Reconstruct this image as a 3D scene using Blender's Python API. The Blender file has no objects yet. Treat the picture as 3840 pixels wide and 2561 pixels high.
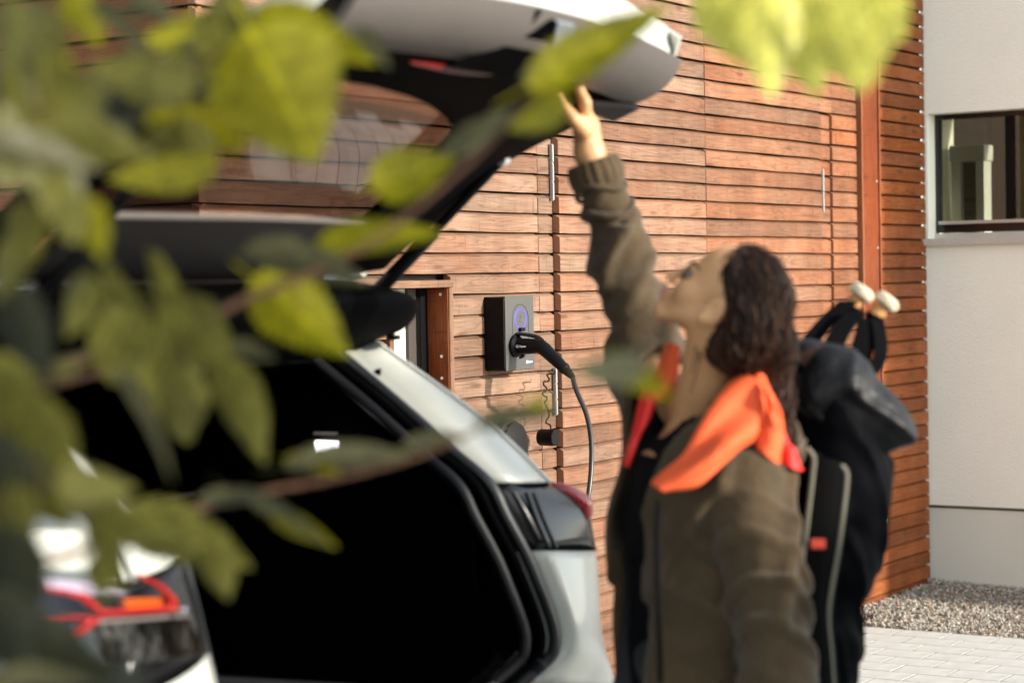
import bpy, bmesh, math, random
import numpy as np
from mathutils import Vector, Matrix
random.seed(7); rng = np.random.default_rng(7)
scene = bpy.context.scene
col = scene.collection

# ------------------------------------------------------------------ camera, sky, sun, exposure
FPX = 8000.0; PITCH = math.radians(1.6225); ROLL = math.radians(1.046); CAM_H = 1.5
cp_, sp_ = math.cos(PITCH), math.sin(PITCH); cr_, sr_ = math.cos(ROLL), math.sin(ROLL)
fwd = np.array([0, cp_, -sp_]); rgt0 = np.array([1., 0, 0]); dwn0 = np.array([0, -sp_, -cp_])
rgt = cr_*rgt0 + sr_*dwn0; dwn = -sr_*rgt0 + cr_*dwn0
CAM = np.array([0, 0, CAM_H])
cam_d = bpy.data.cameras.new('camera'); cam = bpy.data.objects.new('camera', cam_d); col.objects.link(cam)
cam_d.sensor_width = 36; cam_d.lens = 75; cam_d.clip_end = 500; cam_d.clip_start = .05
R3 = np.array([rgt, -dwn, -fwd]).T
cam.matrix_world = Matrix([[*R3[0], 0], [*R3[1], 0], [*R3[2], CAM_H], [0, 0, 0, 1]])
cam_d.dof.use_dof = True; cam_d.dof.focus_distance = 6.95; cam_d.dof.aperture_fstop = 3.1
scene.camera = cam

A_ = math.radians(32.83)
w = np.array([math.sin(A_), math.cos(A_), 0]); n = np.array([math.cos(A_), -math.sin(A_), 0])
SUN_DIR = n + .17*w + np.array([0, 0, .32]); SUN_DIR /= np.linalg.norm(SUN_DIR)      # towards the sun
elev = math.asin(SUN_DIR[2]); azim = math.atan2(SUN_DIR[0], SUN_DIR[1])
world = bpy.data.worlds.new('World'); scene.world = world; world.use_nodes = True
wn = world.node_tree.nodes; wl = world.node_tree.links
sky = wn.new('ShaderNodeTexSky'); sky.sky_type = 'NISHITA'; sky.sun_disc = False
sky.sun_elevation = elev; sky.sun_rotation = azim; sky.air_density = 1.0; sky.dust_density = .6; sky.ozone_density = .8
hsv = wn.new('ShaderNodeHueSaturation'); hsv.inputs['Saturation'].default_value = .42; wl.new(sky.outputs[0], hsv.inputs['Color'])
bg = wn['Background']; wl.new(hsv.outputs[0], bg.inputs[0]); bg.inputs[1].default_value = .15
sd = bpy.data.lights.new('sun', 'SUN'); sd.energy = 2.7; sd.angle = math.radians(1.8); sd.color = (1, .93, .82)
sun = bpy.data.objects.new('sun', sd); col.objects.link(sun)
sun.rotation_euler = Vector(SUN_DIR).to_track_quat('Z', 'Y').to_euler()
scene.view_settings.view_transform = 'Standard'; scene.view_settings.look = 'None'
scene.view_settings.gamma = 1; scene.view_settings.use_curve_mapping = False
scene.view_settings.exposure = 1.6

# ------------------------------------------------------------------ helpers
def ray(x, y):
    return ((x*1.63333-1920)/FPX)*rgt + ((y*1.63333-1280.5)/FPX)*dwn + fwd
def P(x, y, d):                       # photograph (2351 wide) pixel + distance in metres -> place in the world
    return CAM + ray(x, y)*d
C = np.array([1.9926, 10.2085, 0])    # inner corner of the two walls
def W(s, o, z): return C - w*s + n*o + np.array([0, 0, z])
def wallpt(x, y, o=0):                # pixel -> (s, z) on the timber wall
    r = ray(x, y); k = ((C+n*o-CAM) @ n)/(r @ n); q = CAM+r*k
    return (C-q) @ w, q[2]
R0 = np.array([-.21, 3.76, 0]); cu = np.array([.415, .91, 0]); cu /= np.linalg.norm(cu); cv = np.array([-cu[1], cu[0], 0])
def L(u, v, z): return R0 + cu*u + cv*v + np.array([0, 0, z])
def carU(x, y, u):
    r = ray(x, y); k = (R0 @ cu + u)/(r @ cu); q = CAM + r*k
    return np.array([u, (q-R0) @ cv, q[2]])

def mesh_obj(name, verts, faces, mats=None, parent=None, smooth=True, mi=None):
    me = bpy.data.meshes.new(name)
    me.from_pydata([tuple(map(float, v)) for v in verts], [], [tuple(map(int, f)) for f in faces])
    if mats is not None:
        for m in (mats if isinstance(mats, (list, tuple)) else [mats]): me.materials.append(m)
    if mi is not None: me.polygons.foreach_set('material_index', mi)
    if smooth: me.polygons.foreach_set('use_smooth', [True]*len(me.polygons))
    me.update()
    o = bpy.data.objects.new(name, me); col.objects.link(o)
    if parent is not None: o.parent = parent; o.matrix_parent_inverse = parent.matrix_world.inverted()
    return o
def recalc(o, inward=False):
    bm = bmesh.new(); bm.from_mesh(o.data); bmesh.ops.recalc_face_normals(bm, faces=bm.faces)
    if inward: bmesh.ops.reverse_faces(bm, faces=bm.faces)
    bm.to_mesh(o.data); bm.free(); return o
def thing(name, label, cat, loc=(0, 0, 0), rotz=0, group=None):
    o = bpy.data.objects.new(name, None); col.objects.link(o); o.location = tuple(map(float, loc)); o.rotation_euler = (0, 0, rotz)
    o.empty_display_size = .1
    o['label'] = label; o['category'] = cat
    if group: o['group'] = group
    bpy.context.view_layer.update() if False else None
    o.matrix_world = Matrix.Translation(o.location) @ Matrix.Rotation(rotz, 4, 'Z')
    return o
def tag(o, label, cat, group=None):
    o['label'] = label; o['category'] = cat
    if group: o['group'] = group
    return o
def sharp(o, deg=35):
    try: o.data.set_sharp_from_angle(angle=math.radians(deg))
    except Exception: pass
    return o
def bev(o, wd, seg=2):
    m = o.modifiers.new('bevel', 'BEVEL'); m.width = wd; m.segments = seg; m.limit_method = 'ANGLE'; m.angle_limit = .6
    return o

class MB:
    def __init__(s): s.v = []; s.f = []; s.mi = []
    def add(s, V, Fs, m=0):
        b = len(s.v); s.v += [tuple(map(float, x)) for x in V]; s.f += [tuple(i+b for i in f) for f in Fs]; s.mi += [m]*len(Fs)
    def box(s, lo, hi, fr=None, m=0):
        pts = [(x, y, z) for x in (lo[0], hi[0]) for y in (lo[1], hi[1]) for z in (lo[2], hi[2])]
        if fr: pts = [fr(*p) for p in pts]
        s.add(pts, [(0, 1, 3, 2), (4, 6, 7, 5), (0, 4, 5, 1), (2, 3, 7, 6), (0, 2, 6, 4), (1, 5, 7, 3)], m)
    def tube(s, pts, r, k=10, m=0, caps=True):
        pts = [np.array(p, float) for p in pts]; N = len(pts); rr = r if hasattr(r, '__len__') else [r]*N
        b = []; up = None
        for i, p in enumerate(pts):
            t = pts[min(i+1, N-1)] - pts[max(i-1, 0)]; t /= (np.linalg.norm(t)+1e-12)
            if up is None:
                a = np.array([0, 0, 1.]) if abs(t[2]) < .9 else np.array([1., 0, 0]); up = np.cross(t, a); up /= np.linalg.norm(up)
            up = up - t*(up @ t); up /= (np.linalg.norm(up)+1e-12); sd_ = np.cross(t, up)
            for j in range(k):
                a = 2*math.pi*j/k; b.append(p + rr[i]*(math.cos(a)*up + math.sin(a)*sd_))
        F = [(i*k+j, i*k+(j+1) % k, (i+1)*k+(j+1) % k, (i+1)*k+j) for i in range(N-1) for j in range(k)]
        if caps: F += [tuple(range(k))[::-1], tuple((N-1)*k+j for j in range(k))]
        s.add(b, F, m)
    def build(s, name, mats, parent=None, smooth=False, deg=35):
        o = mesh_obj(name, s.v, s.f, mats, parent, True, s.mi); recalc(o); 
        if smooth: sharp(o, deg)
        else: o.data.polygons.foreach_set('use_smooth', [False]*len(o.data.polygons))
        return o
def catmull(pts, m=8):
    pts = [np.array(p, float) for p in pts]; Q = [2*pts[0]-pts[1]] + pts + [2*pts[-1]-pts[-2]]; out = []
    for i in range(1, len(Q)-2):
        for j in range(m):
            t = j/m; a, b, c, d = Q[i-1:i+3]
            out.append(.5*((2*b)+(-a+c)*t+(2*a-5*b+4*c-d)*t*t+(-a+3*b-3*c+d)*t**3))
    out.append(pts[-1]); return out
def sheet(name, fn, nu, nv, th, mat, parent=None, smooth=True):
    """closed thick sheet: fn(a,b) with a,b in 0..1 -> point"""
    G = np.array([[fn(i/nu, j/nv) for j in range(nv+1)] for i in range(nu+1)])
    du = np.gradient(G, axis=0); dv = np.gradient(G, axis=1); N = np.cross(du, dv); N /= (np.linalg.norm(N, axis=2, keepdims=True)+1e-12)
    A = (G+N*th/2).reshape(-1, 3); B = (G-N*th/2).reshape(-1, 3); M = len(A); I = lambda i, j: i*(nv+1)+j
    F = []
    for i in range(nu):
        for j in range(nv):
            F += [(I(i, j), I(i+1, j), I(i+1, j+1), I(i, j+1)), (M+I(i, j), M+I(i, j+1), M+I(i+1, j+1), M+I(i+1, j))]
    for i in range(nu):
        F += [(I(i, 0), M+I(i, 0), M+I(i+1, 0), I(i+1, 0)), (I(i, nv), I(i+1, nv), M+I(i+1, nv), M+I(i, nv))]
    for j in range(nv):
        F += [(I(0, j), I(0, j+1), M+I(0, j+1), M+I(0, j)), (I(nu, j), M+I(nu, j), M+I(nu, j+1), I(nu, j+1))]
    o = mesh_obj(name, np.vstack([A, B]), F, mat, parent, smooth); recalc(o); return sharp(o, 50) if smooth else o

# signed distance modelling (smooth unions turned into one continuous surface)
def cap(p, a, b, ra, rb=None):
    rb = ra if rb is None else rb; a = np.array(a, float); b = np.array(b, float); d = b-a
    t = np.clip(((p-a) @ d)/(d @ d), 0, 1)[..., None]
    return np.linalg.norm(p-a-t*d, axis=-1) - (ra+(rb-ra)*t[..., 0])
def ell(p, c, r, R=None):
    q = p-np.array(c, float)
    if R is not None: q = q @ R
    r = np.array(r, float); k0 = np.linalg.norm(q/r, axis=-1); k1 = np.linalg.norm(q/(r*r), axis=-1)+1e-9
    return k0*(k0-1)/k1
def smin(a, b, k): h = np.clip(.5+.5*(b-a)/k, 0, 1); return b*(1-h)+a*h-k*h*(1-h)
def smax(a, b, k): return -smin(-a, -b, k)
def snets(f, lo, hi, h):
    lo = np.array(lo, float); N = np.ceil((np.array(hi)-lo)/h).astype(int)+1
    g = np.stack(np.meshgrid(*[lo[i]+h*np.arange(N[i]) for i in range(3)], indexing='ij'), -1)
    S = f(g); ins = S < 0
    c = [(i, j, k) for i in (0, 1) for j in (0, 1) for k in (0, 1)]
    sl = lambda A, o: A[o[0]:N[0]-1+o[0], o[1]:N[1]-1+o[1], o[2]:N[2]-1+o[2]]
    cnt = sum(sl(ins, o).astype(int) for o in c); act = (cnt > 0) & (cnt < 8)
    idx = -np.ones(act.shape, int); ids = np.argwhere(act); idx[act] = np.arange(len(ids))
    acc = np.zeros((len(ids), 3)); num = np.zeros(len(ids))
    cv_ = {o: S[ids[:, 0]+o[0], ids[:, 1]+o[1], ids[:, 2]+o[2]] for o in c}
    for a in c:
        for ax in range(3):
            if a[ax] == 0:
                b = list(a); b[ax] = 1; b = tuple(b); va, vb = cv_[a], cv_[b]; m = (va < 0) != (vb < 0)
                t = np.where(m, va/np.where(m, va-vb, 1), 0); pa = np.array(a, float)[None].repeat(len(ids), 0); pa[:, ax] += t
                acc[m] += pa[m]; num[m] += 1
    V = lo+h*(ids+acc/num[:, None]); F = []
    for ax in range(3):
        o1, o2 = [(1, 2), (2, 0), (0, 1)][ax]
        A = ins.take(range(0, N[ax]-1), ax); B = ins.take(range(1, N[ax]), ax); e = np.argwhere(A != B)
        e = e[(e[:, o1] > 0) & (e[:, o2] > 0) & (e[:, o1] < N[o1]-1) & (e[:, o2] < N[o2]-1)]
        fl = A[tuple(e.T)]
        q = []
        for d1, d2 in ((0, 0), (1, 0), (1, 1), (0, 1)):
            x = e.copy(); x[:, o1] -= d1; x[:, o2] -= d2; q.append(idx[tuple(x.T)])
        q = np.array(q).T; q[~fl] = q[~fl][:, ::-1]; F.append(q)
    return V, np.vstack(F)
def sdf_obj(name, f, lo, hi, h, mat, parent=None):
    V, F = snets(f, lo, hi, h); return mesh_obj(name, V, F[(F >= 0).all(1)], mat, parent)

# ------------------------------------------------------------------ materials
def new_mat(name):
    m = bpy.data.materials.new(name); m.use_nodes = True; nt = m.node_tree; return m, nt, nt.nodes['Principled BSDF']
def nd(nt, t, **k):
    x = nt.nodes.new(t)
    for a, b in k.items(): setattr(x, a, b)
    return x
def mat(name, c, rough=.5, metal=0, bump=0, bs=60, var=0, vs=8, spec=.5, coat=0, stretch=None, sheen=0):
    m, nt, b = new_mat(name); b.inputs['Base Color'].default_value = (*c, 1); b.inputs['Roughness'].default_value = rough
    b.inputs['Metallic'].default_value = metal; b.inputs['Specular IOR Level'].default_value = spec; b.inputs['Coat Weight'].default_value = coat
    b.inputs['Coat Roughness'].default_value = .05; b.inputs['Sheen Weight'].default_value = sheen
    tc = nd(nt, 'ShaderNodeTexCoord'); mp = nd(nt, 'ShaderNodeMapping'); nt.links.new(tc.outputs['Object'], mp.inputs[0])
    if stretch: mp.inputs['Scale'].default_value = stretch
    if var:
        no = nd(nt, 'ShaderNodeTexNoise'); no.inputs['Scale'].default_value = vs; no.inputs['Detail'].default_value = 6; nt.links.new(mp.outputs[0], no.inputs[0])
        r = nd(nt, 'ShaderNodeMapRange'); r.inputs[1].default_value = .3; r.inputs[2].default_value = .7; r.inputs[3].default_value = 1-var; r.inputs[4].default_value = 1+var
        nt.links.new(no.outputs[0], r.inputs[0]); mx = nd(nt, 'ShaderNodeVectorMath', operation='SCALE'); mx.inputs[0].default_value = c
        nt.links.new(r.outputs[0], mx.inputs['Scale']); nt.links.new(mx.outputs[0], b.inputs['Base Color'])
    if bump:
        no = nd(nt, 'ShaderNodeTexNoise'); no.inputs['Scale'].default_value = bs; no.inputs['Detail'].default_value = 5; nt.links.new(mp.outputs[0], no.inputs[0])
        bp = nd(nt, 'ShaderNodeBump'); bp.inputs['Strength'].default_value = bump; bp.inputs['Distance'].default_value = .01
        nt.links.new(no.outputs[0], bp.inputs['Height']); nt.links.new(bp.outputs[0], b.inputs['Normal'])
    return m
def wood_mat(name, pale, fresh, dark=(.10, .04, .02)):
    """sawn larch; object colour R = how far it has weathered to pale, G = brightness of the piece"""
    m, nt, b = new_mat(name); lk = nt.links.new
    tc = nd(nt, 'ShaderNodeTexCoord'); oi = nd(nt, 'ShaderNodeObjectInfo'); sc = nd(nt, 'ShaderNodeMath', operation='MULTIPLY'); sc.inputs[1].default_value = 37.
    lk(oi.outputs['Random'], sc.inputs[0]); ad = nd(nt, 'ShaderNodeVectorMath', operation='ADD'); lk(tc.outputs['Object'], ad.inputs[0]); lk(sc.outputs[0], ad.inputs[1])
    mp = nd(nt, 'ShaderNodeMapping'); mp.inputs['Scale'].default_value = (1.6, 22, 22); lk(ad.outputs[0], mp.inputs[0])
    wob = nd(nt, 'ShaderNodeTexNoise'); wob.inputs['Scale'].default_value = .9; wob.inputs['Detail'].default_value = 2; lk(mp.outputs[0], wob.inputs[0])
    # growth rings: contour lines of a soft noise
    rg = nd(nt, 'ShaderNodeMath', operation='MULTIPLY'); rg.inputs[1].default_value = 95; lk(wob.outputs[0], rg.inputs[0])
    sn = nd(nt, 'ShaderNodeMath', operation='SINE'); lk(rg.outputs[0], sn.inputs[0])
    fm = nd(nt, 'ShaderNodeMapping'); fm.inputs['Scale'].default_value = (6, 260, 260); lk(ad.outputs[0], fm.inputs[0])
    fine = nd(nt, 'ShaderNodeTexNoise'); fine.inputs['Scale'].default_value = 1; fine.inputs['Detail'].default_value = 6; lk(fm.outputs[0], fine.inputs[0])
    bl = nd(nt, 'ShaderNodeTexNoise'); bl.inputs['Scale'].default_value = 5; bl.inputs['Detail'].default_value = 4; lk(ad.outputs[0], bl.inputs[0])
    vt = nd(nt, 'ShaderNodeMapping'); vt.inputs['Scale'].default_value = (70, 9, 9); lk(ad.outputs[0], vt.inputs[0])     # saw marks across the board
    saw = nd(nt, 'ShaderNodeTexNoise'); saw.inputs['Scale'].default_value = 1; saw.inputs['Detail'].default_value = 3; lk(vt.outputs[0], saw.inputs[0])
    km = nd(nt, 'ShaderNodeMapping'); km.inputs['Scale'].default_value = (3.2, 14, 14); lk(ad.outputs[0], km.inputs[0])
    kn = nd(nt, 'ShaderNodeTexVoronoi'); kn.inputs['Scale'].default_value = 1; lk(km.outputs[0], kn.inputs[0])
    kr = nd(nt, 'ShaderNodeMapRange'); kr.inputs[1].default_value = .06; kr.inputs[2].default_value = .15; kr.inputs[3].default_value = 1; kr.inputs[4].default_value = 0; lk(kn.outputs['Distance'], kr.inputs[0])
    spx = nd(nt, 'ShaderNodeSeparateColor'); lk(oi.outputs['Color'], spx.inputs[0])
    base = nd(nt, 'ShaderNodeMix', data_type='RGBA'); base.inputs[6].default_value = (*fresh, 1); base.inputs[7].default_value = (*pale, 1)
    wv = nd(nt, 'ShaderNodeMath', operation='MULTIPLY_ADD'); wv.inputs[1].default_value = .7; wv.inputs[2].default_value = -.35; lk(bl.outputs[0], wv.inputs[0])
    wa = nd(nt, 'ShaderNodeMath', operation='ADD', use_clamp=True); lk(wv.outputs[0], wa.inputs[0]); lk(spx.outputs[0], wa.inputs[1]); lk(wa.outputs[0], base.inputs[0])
    # per piece brightness
    pb = nd(nt, 'ShaderNodeMapRange'); pb.inputs[3].default_value = .74; pb.inputs[4].default_value = 1.16; lk(oi.outputs['Random'], pb.inputs[0])
    pg = nd(nt, 'ShaderNodeMath', operation='MULTIPLY'); lk(pb.outputs[0], pg.inputs[0]); lk(spx.outputs[1], pg.inputs[1])
    def ramp(src, a, b_, lo, hi):
        r = nd(nt, 'ShaderNodeMapRange'); r.inputs[1].default_value = a; r.inputs[2].default_value = b_; r.inputs[3].default_value = lo; r.inputs[4].default_value = hi; lk(src, r.inputs[0]); return r.outputs[0]
    t = pg.outputs[0]
    for s_ in (ramp(sn.outputs[0], .2, 1, 1.03, .78), ramp(fine.outputs[0], .3, .7, .74, 1.18), ramp(bl.outputs[0], .3, .7, .84, 1.12), ramp(saw.outputs[0], .62, .75, 1, .66)):
        q = nd(nt, 'ShaderNodeMath', operation='MULTIPLY'); lk(t, q.inputs[0]); lk(s_, q.inputs[1]); t = q.outputs[0]
    geo = nd(nt, 'ShaderNodeNewGeometry'); sm_ = nd(nt, 'ShaderNodeMapping'); sm_.inputs['Scale'].default_value = (2.6, 2.6, .9); lk(geo.outputs['Position'], sm_.inputs[0])
    stn = nd(nt, 'ShaderNodeTexNoise'); stn.inputs['Scale'].default_value = 1.4; stn.inputs['Detail'].default_value = 7; stn.inputs['Roughness'].default_value = .65; lk(sm_.outputs[0], stn.inputs[0])
    q = nd(nt, 'ShaderNodeMath', operation='MULTIPLY'); lk(t, q.inputs[0]); lk(ramp(stn.outputs[0], .35, .65, .76, 1.14), q.inputs[1]); t = q.outputs[0]
    v = nd(nt, 'ShaderNodeVectorMath', operation='SCALE'); lk(base.outputs[2], v.inputs[0]); lk(t, v.inputs['Scale'])
    k2 = nd(nt, 'ShaderNodeMix', data_type='RGBA'); lk(kr.outputs[0], k2.inputs[0]); lk(v.outputs[0], k2.inputs[6]); k2.inputs[7].default_value = (*dark, 1)
    kf = nd(nt, 'ShaderNodeMath', operation='MULTIPLY'); kf.inputs[1].default_value = .85; lk(kr.outputs[0], kf.inputs[0]); lk(kf.outputs[0], k2.inputs[0])
    # end grain
    gn = nd(nt, 'ShaderNodeSeparateXYZ'); lk(tc.outputs['Normal'], gn.inputs[0]); ab = nd(nt, 'ShaderNodeMath', operation='ABSOLUTE'); lk(gn.outputs[0], ab.inputs[0])
    eg = nd(nt, 'ShaderNodeMath', operation='GREATER_THAN'); eg.inputs[1].default_value = .8; lk(ab.outputs[0], eg.inputs[0])
    ef = nd(nt, 'ShaderNodeMath', operation='MULTIPLY'); ef.inputs[1].default_value = .55; lk(eg.outputs[0], ef.inputs[0])
    e2 = nd(nt, 'ShaderNodeMix', data_type='RGBA'); lk(ef.outputs[0], e2.inputs[0]); lk(k2.outputs[2], e2.inputs[6]); e2.inputs[7].default_value = (.30, .12, .05, 1)
    lk(e2.outputs[2], b.inputs['Base Color']); b.inputs['Roughness'].default_value = .72; b.inputs['Specular IOR Level'].default_value = .25
    hs = nd(nt, 'ShaderNodeMath', operation='ADD'); lk(fine.outputs[0], hs.inputs[0]); lk(saw.outputs[0], hs.inputs[1])
    bp = nd(nt, 'ShaderNodeBump'); bp.inputs['Strength'].default_value = .5; bp.inputs['Distance'].default_value = .003; lk(hs.outputs[0], bp.inputs['Height']); lk(bp.outputs[0], b.inputs['Normal'])
    return m
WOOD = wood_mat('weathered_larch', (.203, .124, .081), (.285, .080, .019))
TRIM = wood_mat('varnished_trim', (.20, .115, .068), (.27, .054, .008))
M_back = mat('dark_batten', (.03, .018, .012), .9)
M_render = mat('mineral_render', (.90, .885, .765), .9, bump=.4, bs=160, var=.05, vs=1.3)
M_plinth = mat('plinth_render', (.70, .69, .59), .9, bump=.25, bs=200, var=.04, vs=3)
M_black = mat('black_plastic', (.0025, .0025, .003), .42, spec=.14, bump=.1, bs=300)
M_blackgl = mat('gloss_black', (.006, .006, .007), .18)
M_dark = mat('dark_trim', (.0006, .0006, .0008), .7, spec=.02)
M_carpet = mat('boot_carpet', (.045, .046, .05), 1, bump=.6, bs=400, spec=.1)
M_greytrim = mat('grey_inner_trim', (.092, .079, .070), .6, bump=.2, bs=500, var=.04)
M_header = mat('charcoal_trim', (.005, .0042, .0042), .6, spec=.15, bump=.2, bs=500)
M_paint = mat('white_car_paint', (.50, .51, .455), .32, coat=.6, var=.02)
M_rubber = mat('rubber_seal', (.005, .006, .007), .42)
M_chrome = mat('chrome', (.6, .6, .6), .12, metal=1)
M_mottle = mat('faceted_chrome', (.5, .49, .45), .12, metal=1, bump=1., bs=9, var=.9, vs=14)
M_alu = mat('bare_metal', (.62, .63, .64), .35, metal=.6)
M_redd = mat('dark_reflector', (.12, .003, .003), .35)
M_red = mat('red_lens', (.30, .003, .003), .15, bump=.6, bs=60, coat=1)
M_amber = mat('amber_lens', (.42, .07, .006), .15, coat=1)
M_hinge = mat('dull_zinc', (.30, .30, .30), .5, metal=.4)
M_white = mat('white_plastic', (.78, .78, .74), .4)
M_tyre = mat('tyre_rubber', (.015, .015, .015), .85)
M_rim = mat('alloy_rim', (.4, .4, .41), .3, metal=.9)
M_skin = mat('skin', (.52, .275, .125), .48, var=.06, vs=25, bump=.06, bs=180)
M_skin.node_tree.nodes['Principled BSDF'].inputs['Subsurface Weight'].default_value = .0
M_skin.node_tree.nodes['Principled BSDF'].inputs['Subsurface Radius'].default_value = (.012, .005, .003)
M_lip = mat('lip', (.50, .16, .14), .4)
M_eyew = mat('eye_white', (.13, .09, .07), .6, spec=.1); M_iris = mat('iris', (.03, .02, .012), .15)
M_olive = mat('olive_cloth', (.058, .037, .016), .85, bump=1.0, bs=16, var=.18, vs=22, spec=.25, sheen=.15)
M_orange = mat('orange_cloth', (.80, .115, .035), .7, bump=.25, bs=300, var=.06, vs=16, spec=.25)
M_redl = mat('red_lining', (.75, .02, .012), .6, bump=.2, bs=200)
M_shirt = mat('black_cloth', (.002, .002, .003), .9, bump=.3, bs=300, spec=.15)
M_trous = mat('charcoal_cloth', (.02, .02, .024), .9, bump=.3, bs=300)
M_pack = mat('black_nylon', (.0018, .002, .003), .65, bump=.35, bs=260, spec=.05)
M_packtop = mat('slate_nylon', (.0050, .0050, .0054), .45, bump=.5, bs=40, spec=.22)
M_mesh = mat('spacer_mesh', (.004, .004, .004), .9, spec=.1, bump=1, bs=600)
M_pipe = mat('grey_piping', (.17, .155, .11), .8, bump=.3, bs=700)
M_cork = mat('cork', (.46, .22, .075), .8, bump=.5, bs=150, var=.2, vs=60)
M_knob = mat('pale_wood_knob', (.66, .57, .40), .45)
M_hair = mat('dark_hair', (.014, .0065, .004), .6, spec=.15, bump=.35, bs=30, var=.5, vs=18, stretch=(1, 1, 6))
M_hair2 = mat('brown_hair', (.07, .033, .017), .5, spec=.2)
M_bark = mat('brown_twig', (.085, .036, .014), .8, bump=.6, bs=80, var=.25, vs=30)
M_paver = mat('concrete_paver', (.50, .515, .485), .9, bump=.5, bs=180, var=.14, vs=9)
M_joint = mat('joint_grit', (.13, .12, .085), 1, bump=.6, bs=300, var=.25, vs=60)
M_asph = mat('asphalt', (.16, .16, .155), .95, bump=.4, bs=200, var=.15, vs=40)
M_gbase = mat('gravel_base', (.20, .17, .13), 1, bump=1, bs=120, var=.4, vs=60)
M_grate = mat('galvanised_steel', (.32, .34, .34), .5, metal=.6, bump=.2)
M_brushed = mat('brushed_front', (.085, .083, .079), .42, metal=.55, bump=.25, bs=900)
M_cable = mat('cable_rubber', (.018, .019, .020), .38)
M_curtain = mat('beige_blind', (.50, .44, .28), .9, var=.08)
M_print = mat('white_print', (.85, .85, .85), .6)
def emis(name, c, s):
    m, nt, b = new_mat(name); b.inputs['Base Color'].default_value = (*c, 1); b.inputs['Emission Color'].default_value = (*c, 1); b.inputs['Emission Strength'].default_value = s; return m
M_ring = emis('blue_led', (.04, .03, .55), 1.0)
M_lamp = emis('boot_lamp_lens', (.9, .9, 1), 1.6)
def glass(name, tint, fres=1.45, rough=0.0):
    m, nt, b = new_mat(name); nt.nodes.remove(b); out = nt.nodes['Material Output']
    tr = nd(nt, 'ShaderNodeBsdfTransparent'); tr.inputs[0].default_value = (*tint, 1); gl = nd(nt, 'ShaderNodeBsdfGlossy'); gl.inputs['Roughness'].default_value = rough
    lw = nd(nt, 'ShaderNodeLayerWeight'); lw.inputs[0].default_value = .5; pw = nd(nt, 'ShaderNodeMath', operation='POWER'); pw.inputs[1].default_value = 4.5; nt.links.new(lw.outputs['Facing'], pw.inputs[0])
    fr = nd(nt, 'ShaderNodeMath', operation='MULTIPLY_ADD'); fr.inputs[1].default_value = .9; fr.inputs[2].default_value = fres; nt.links.new(pw.outputs[0], fr.inputs[0]); mx = nd(nt, 'ShaderNodeMixShader')
    nt.links.new(fr.outputs[0], mx.inputs[0]); nt.links.new(tr.outputs[0], mx.inputs[1]); nt.links.new(gl.outputs[0], mx.inputs[2]); nt.links.new(mx.outputs[0], out.inputs[0]); return m
G_hatch = glass('tinted_glass', (.47, .42, .40), .025); G_win = glass('window_glass', (.55, .56, .50), .03)
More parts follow.
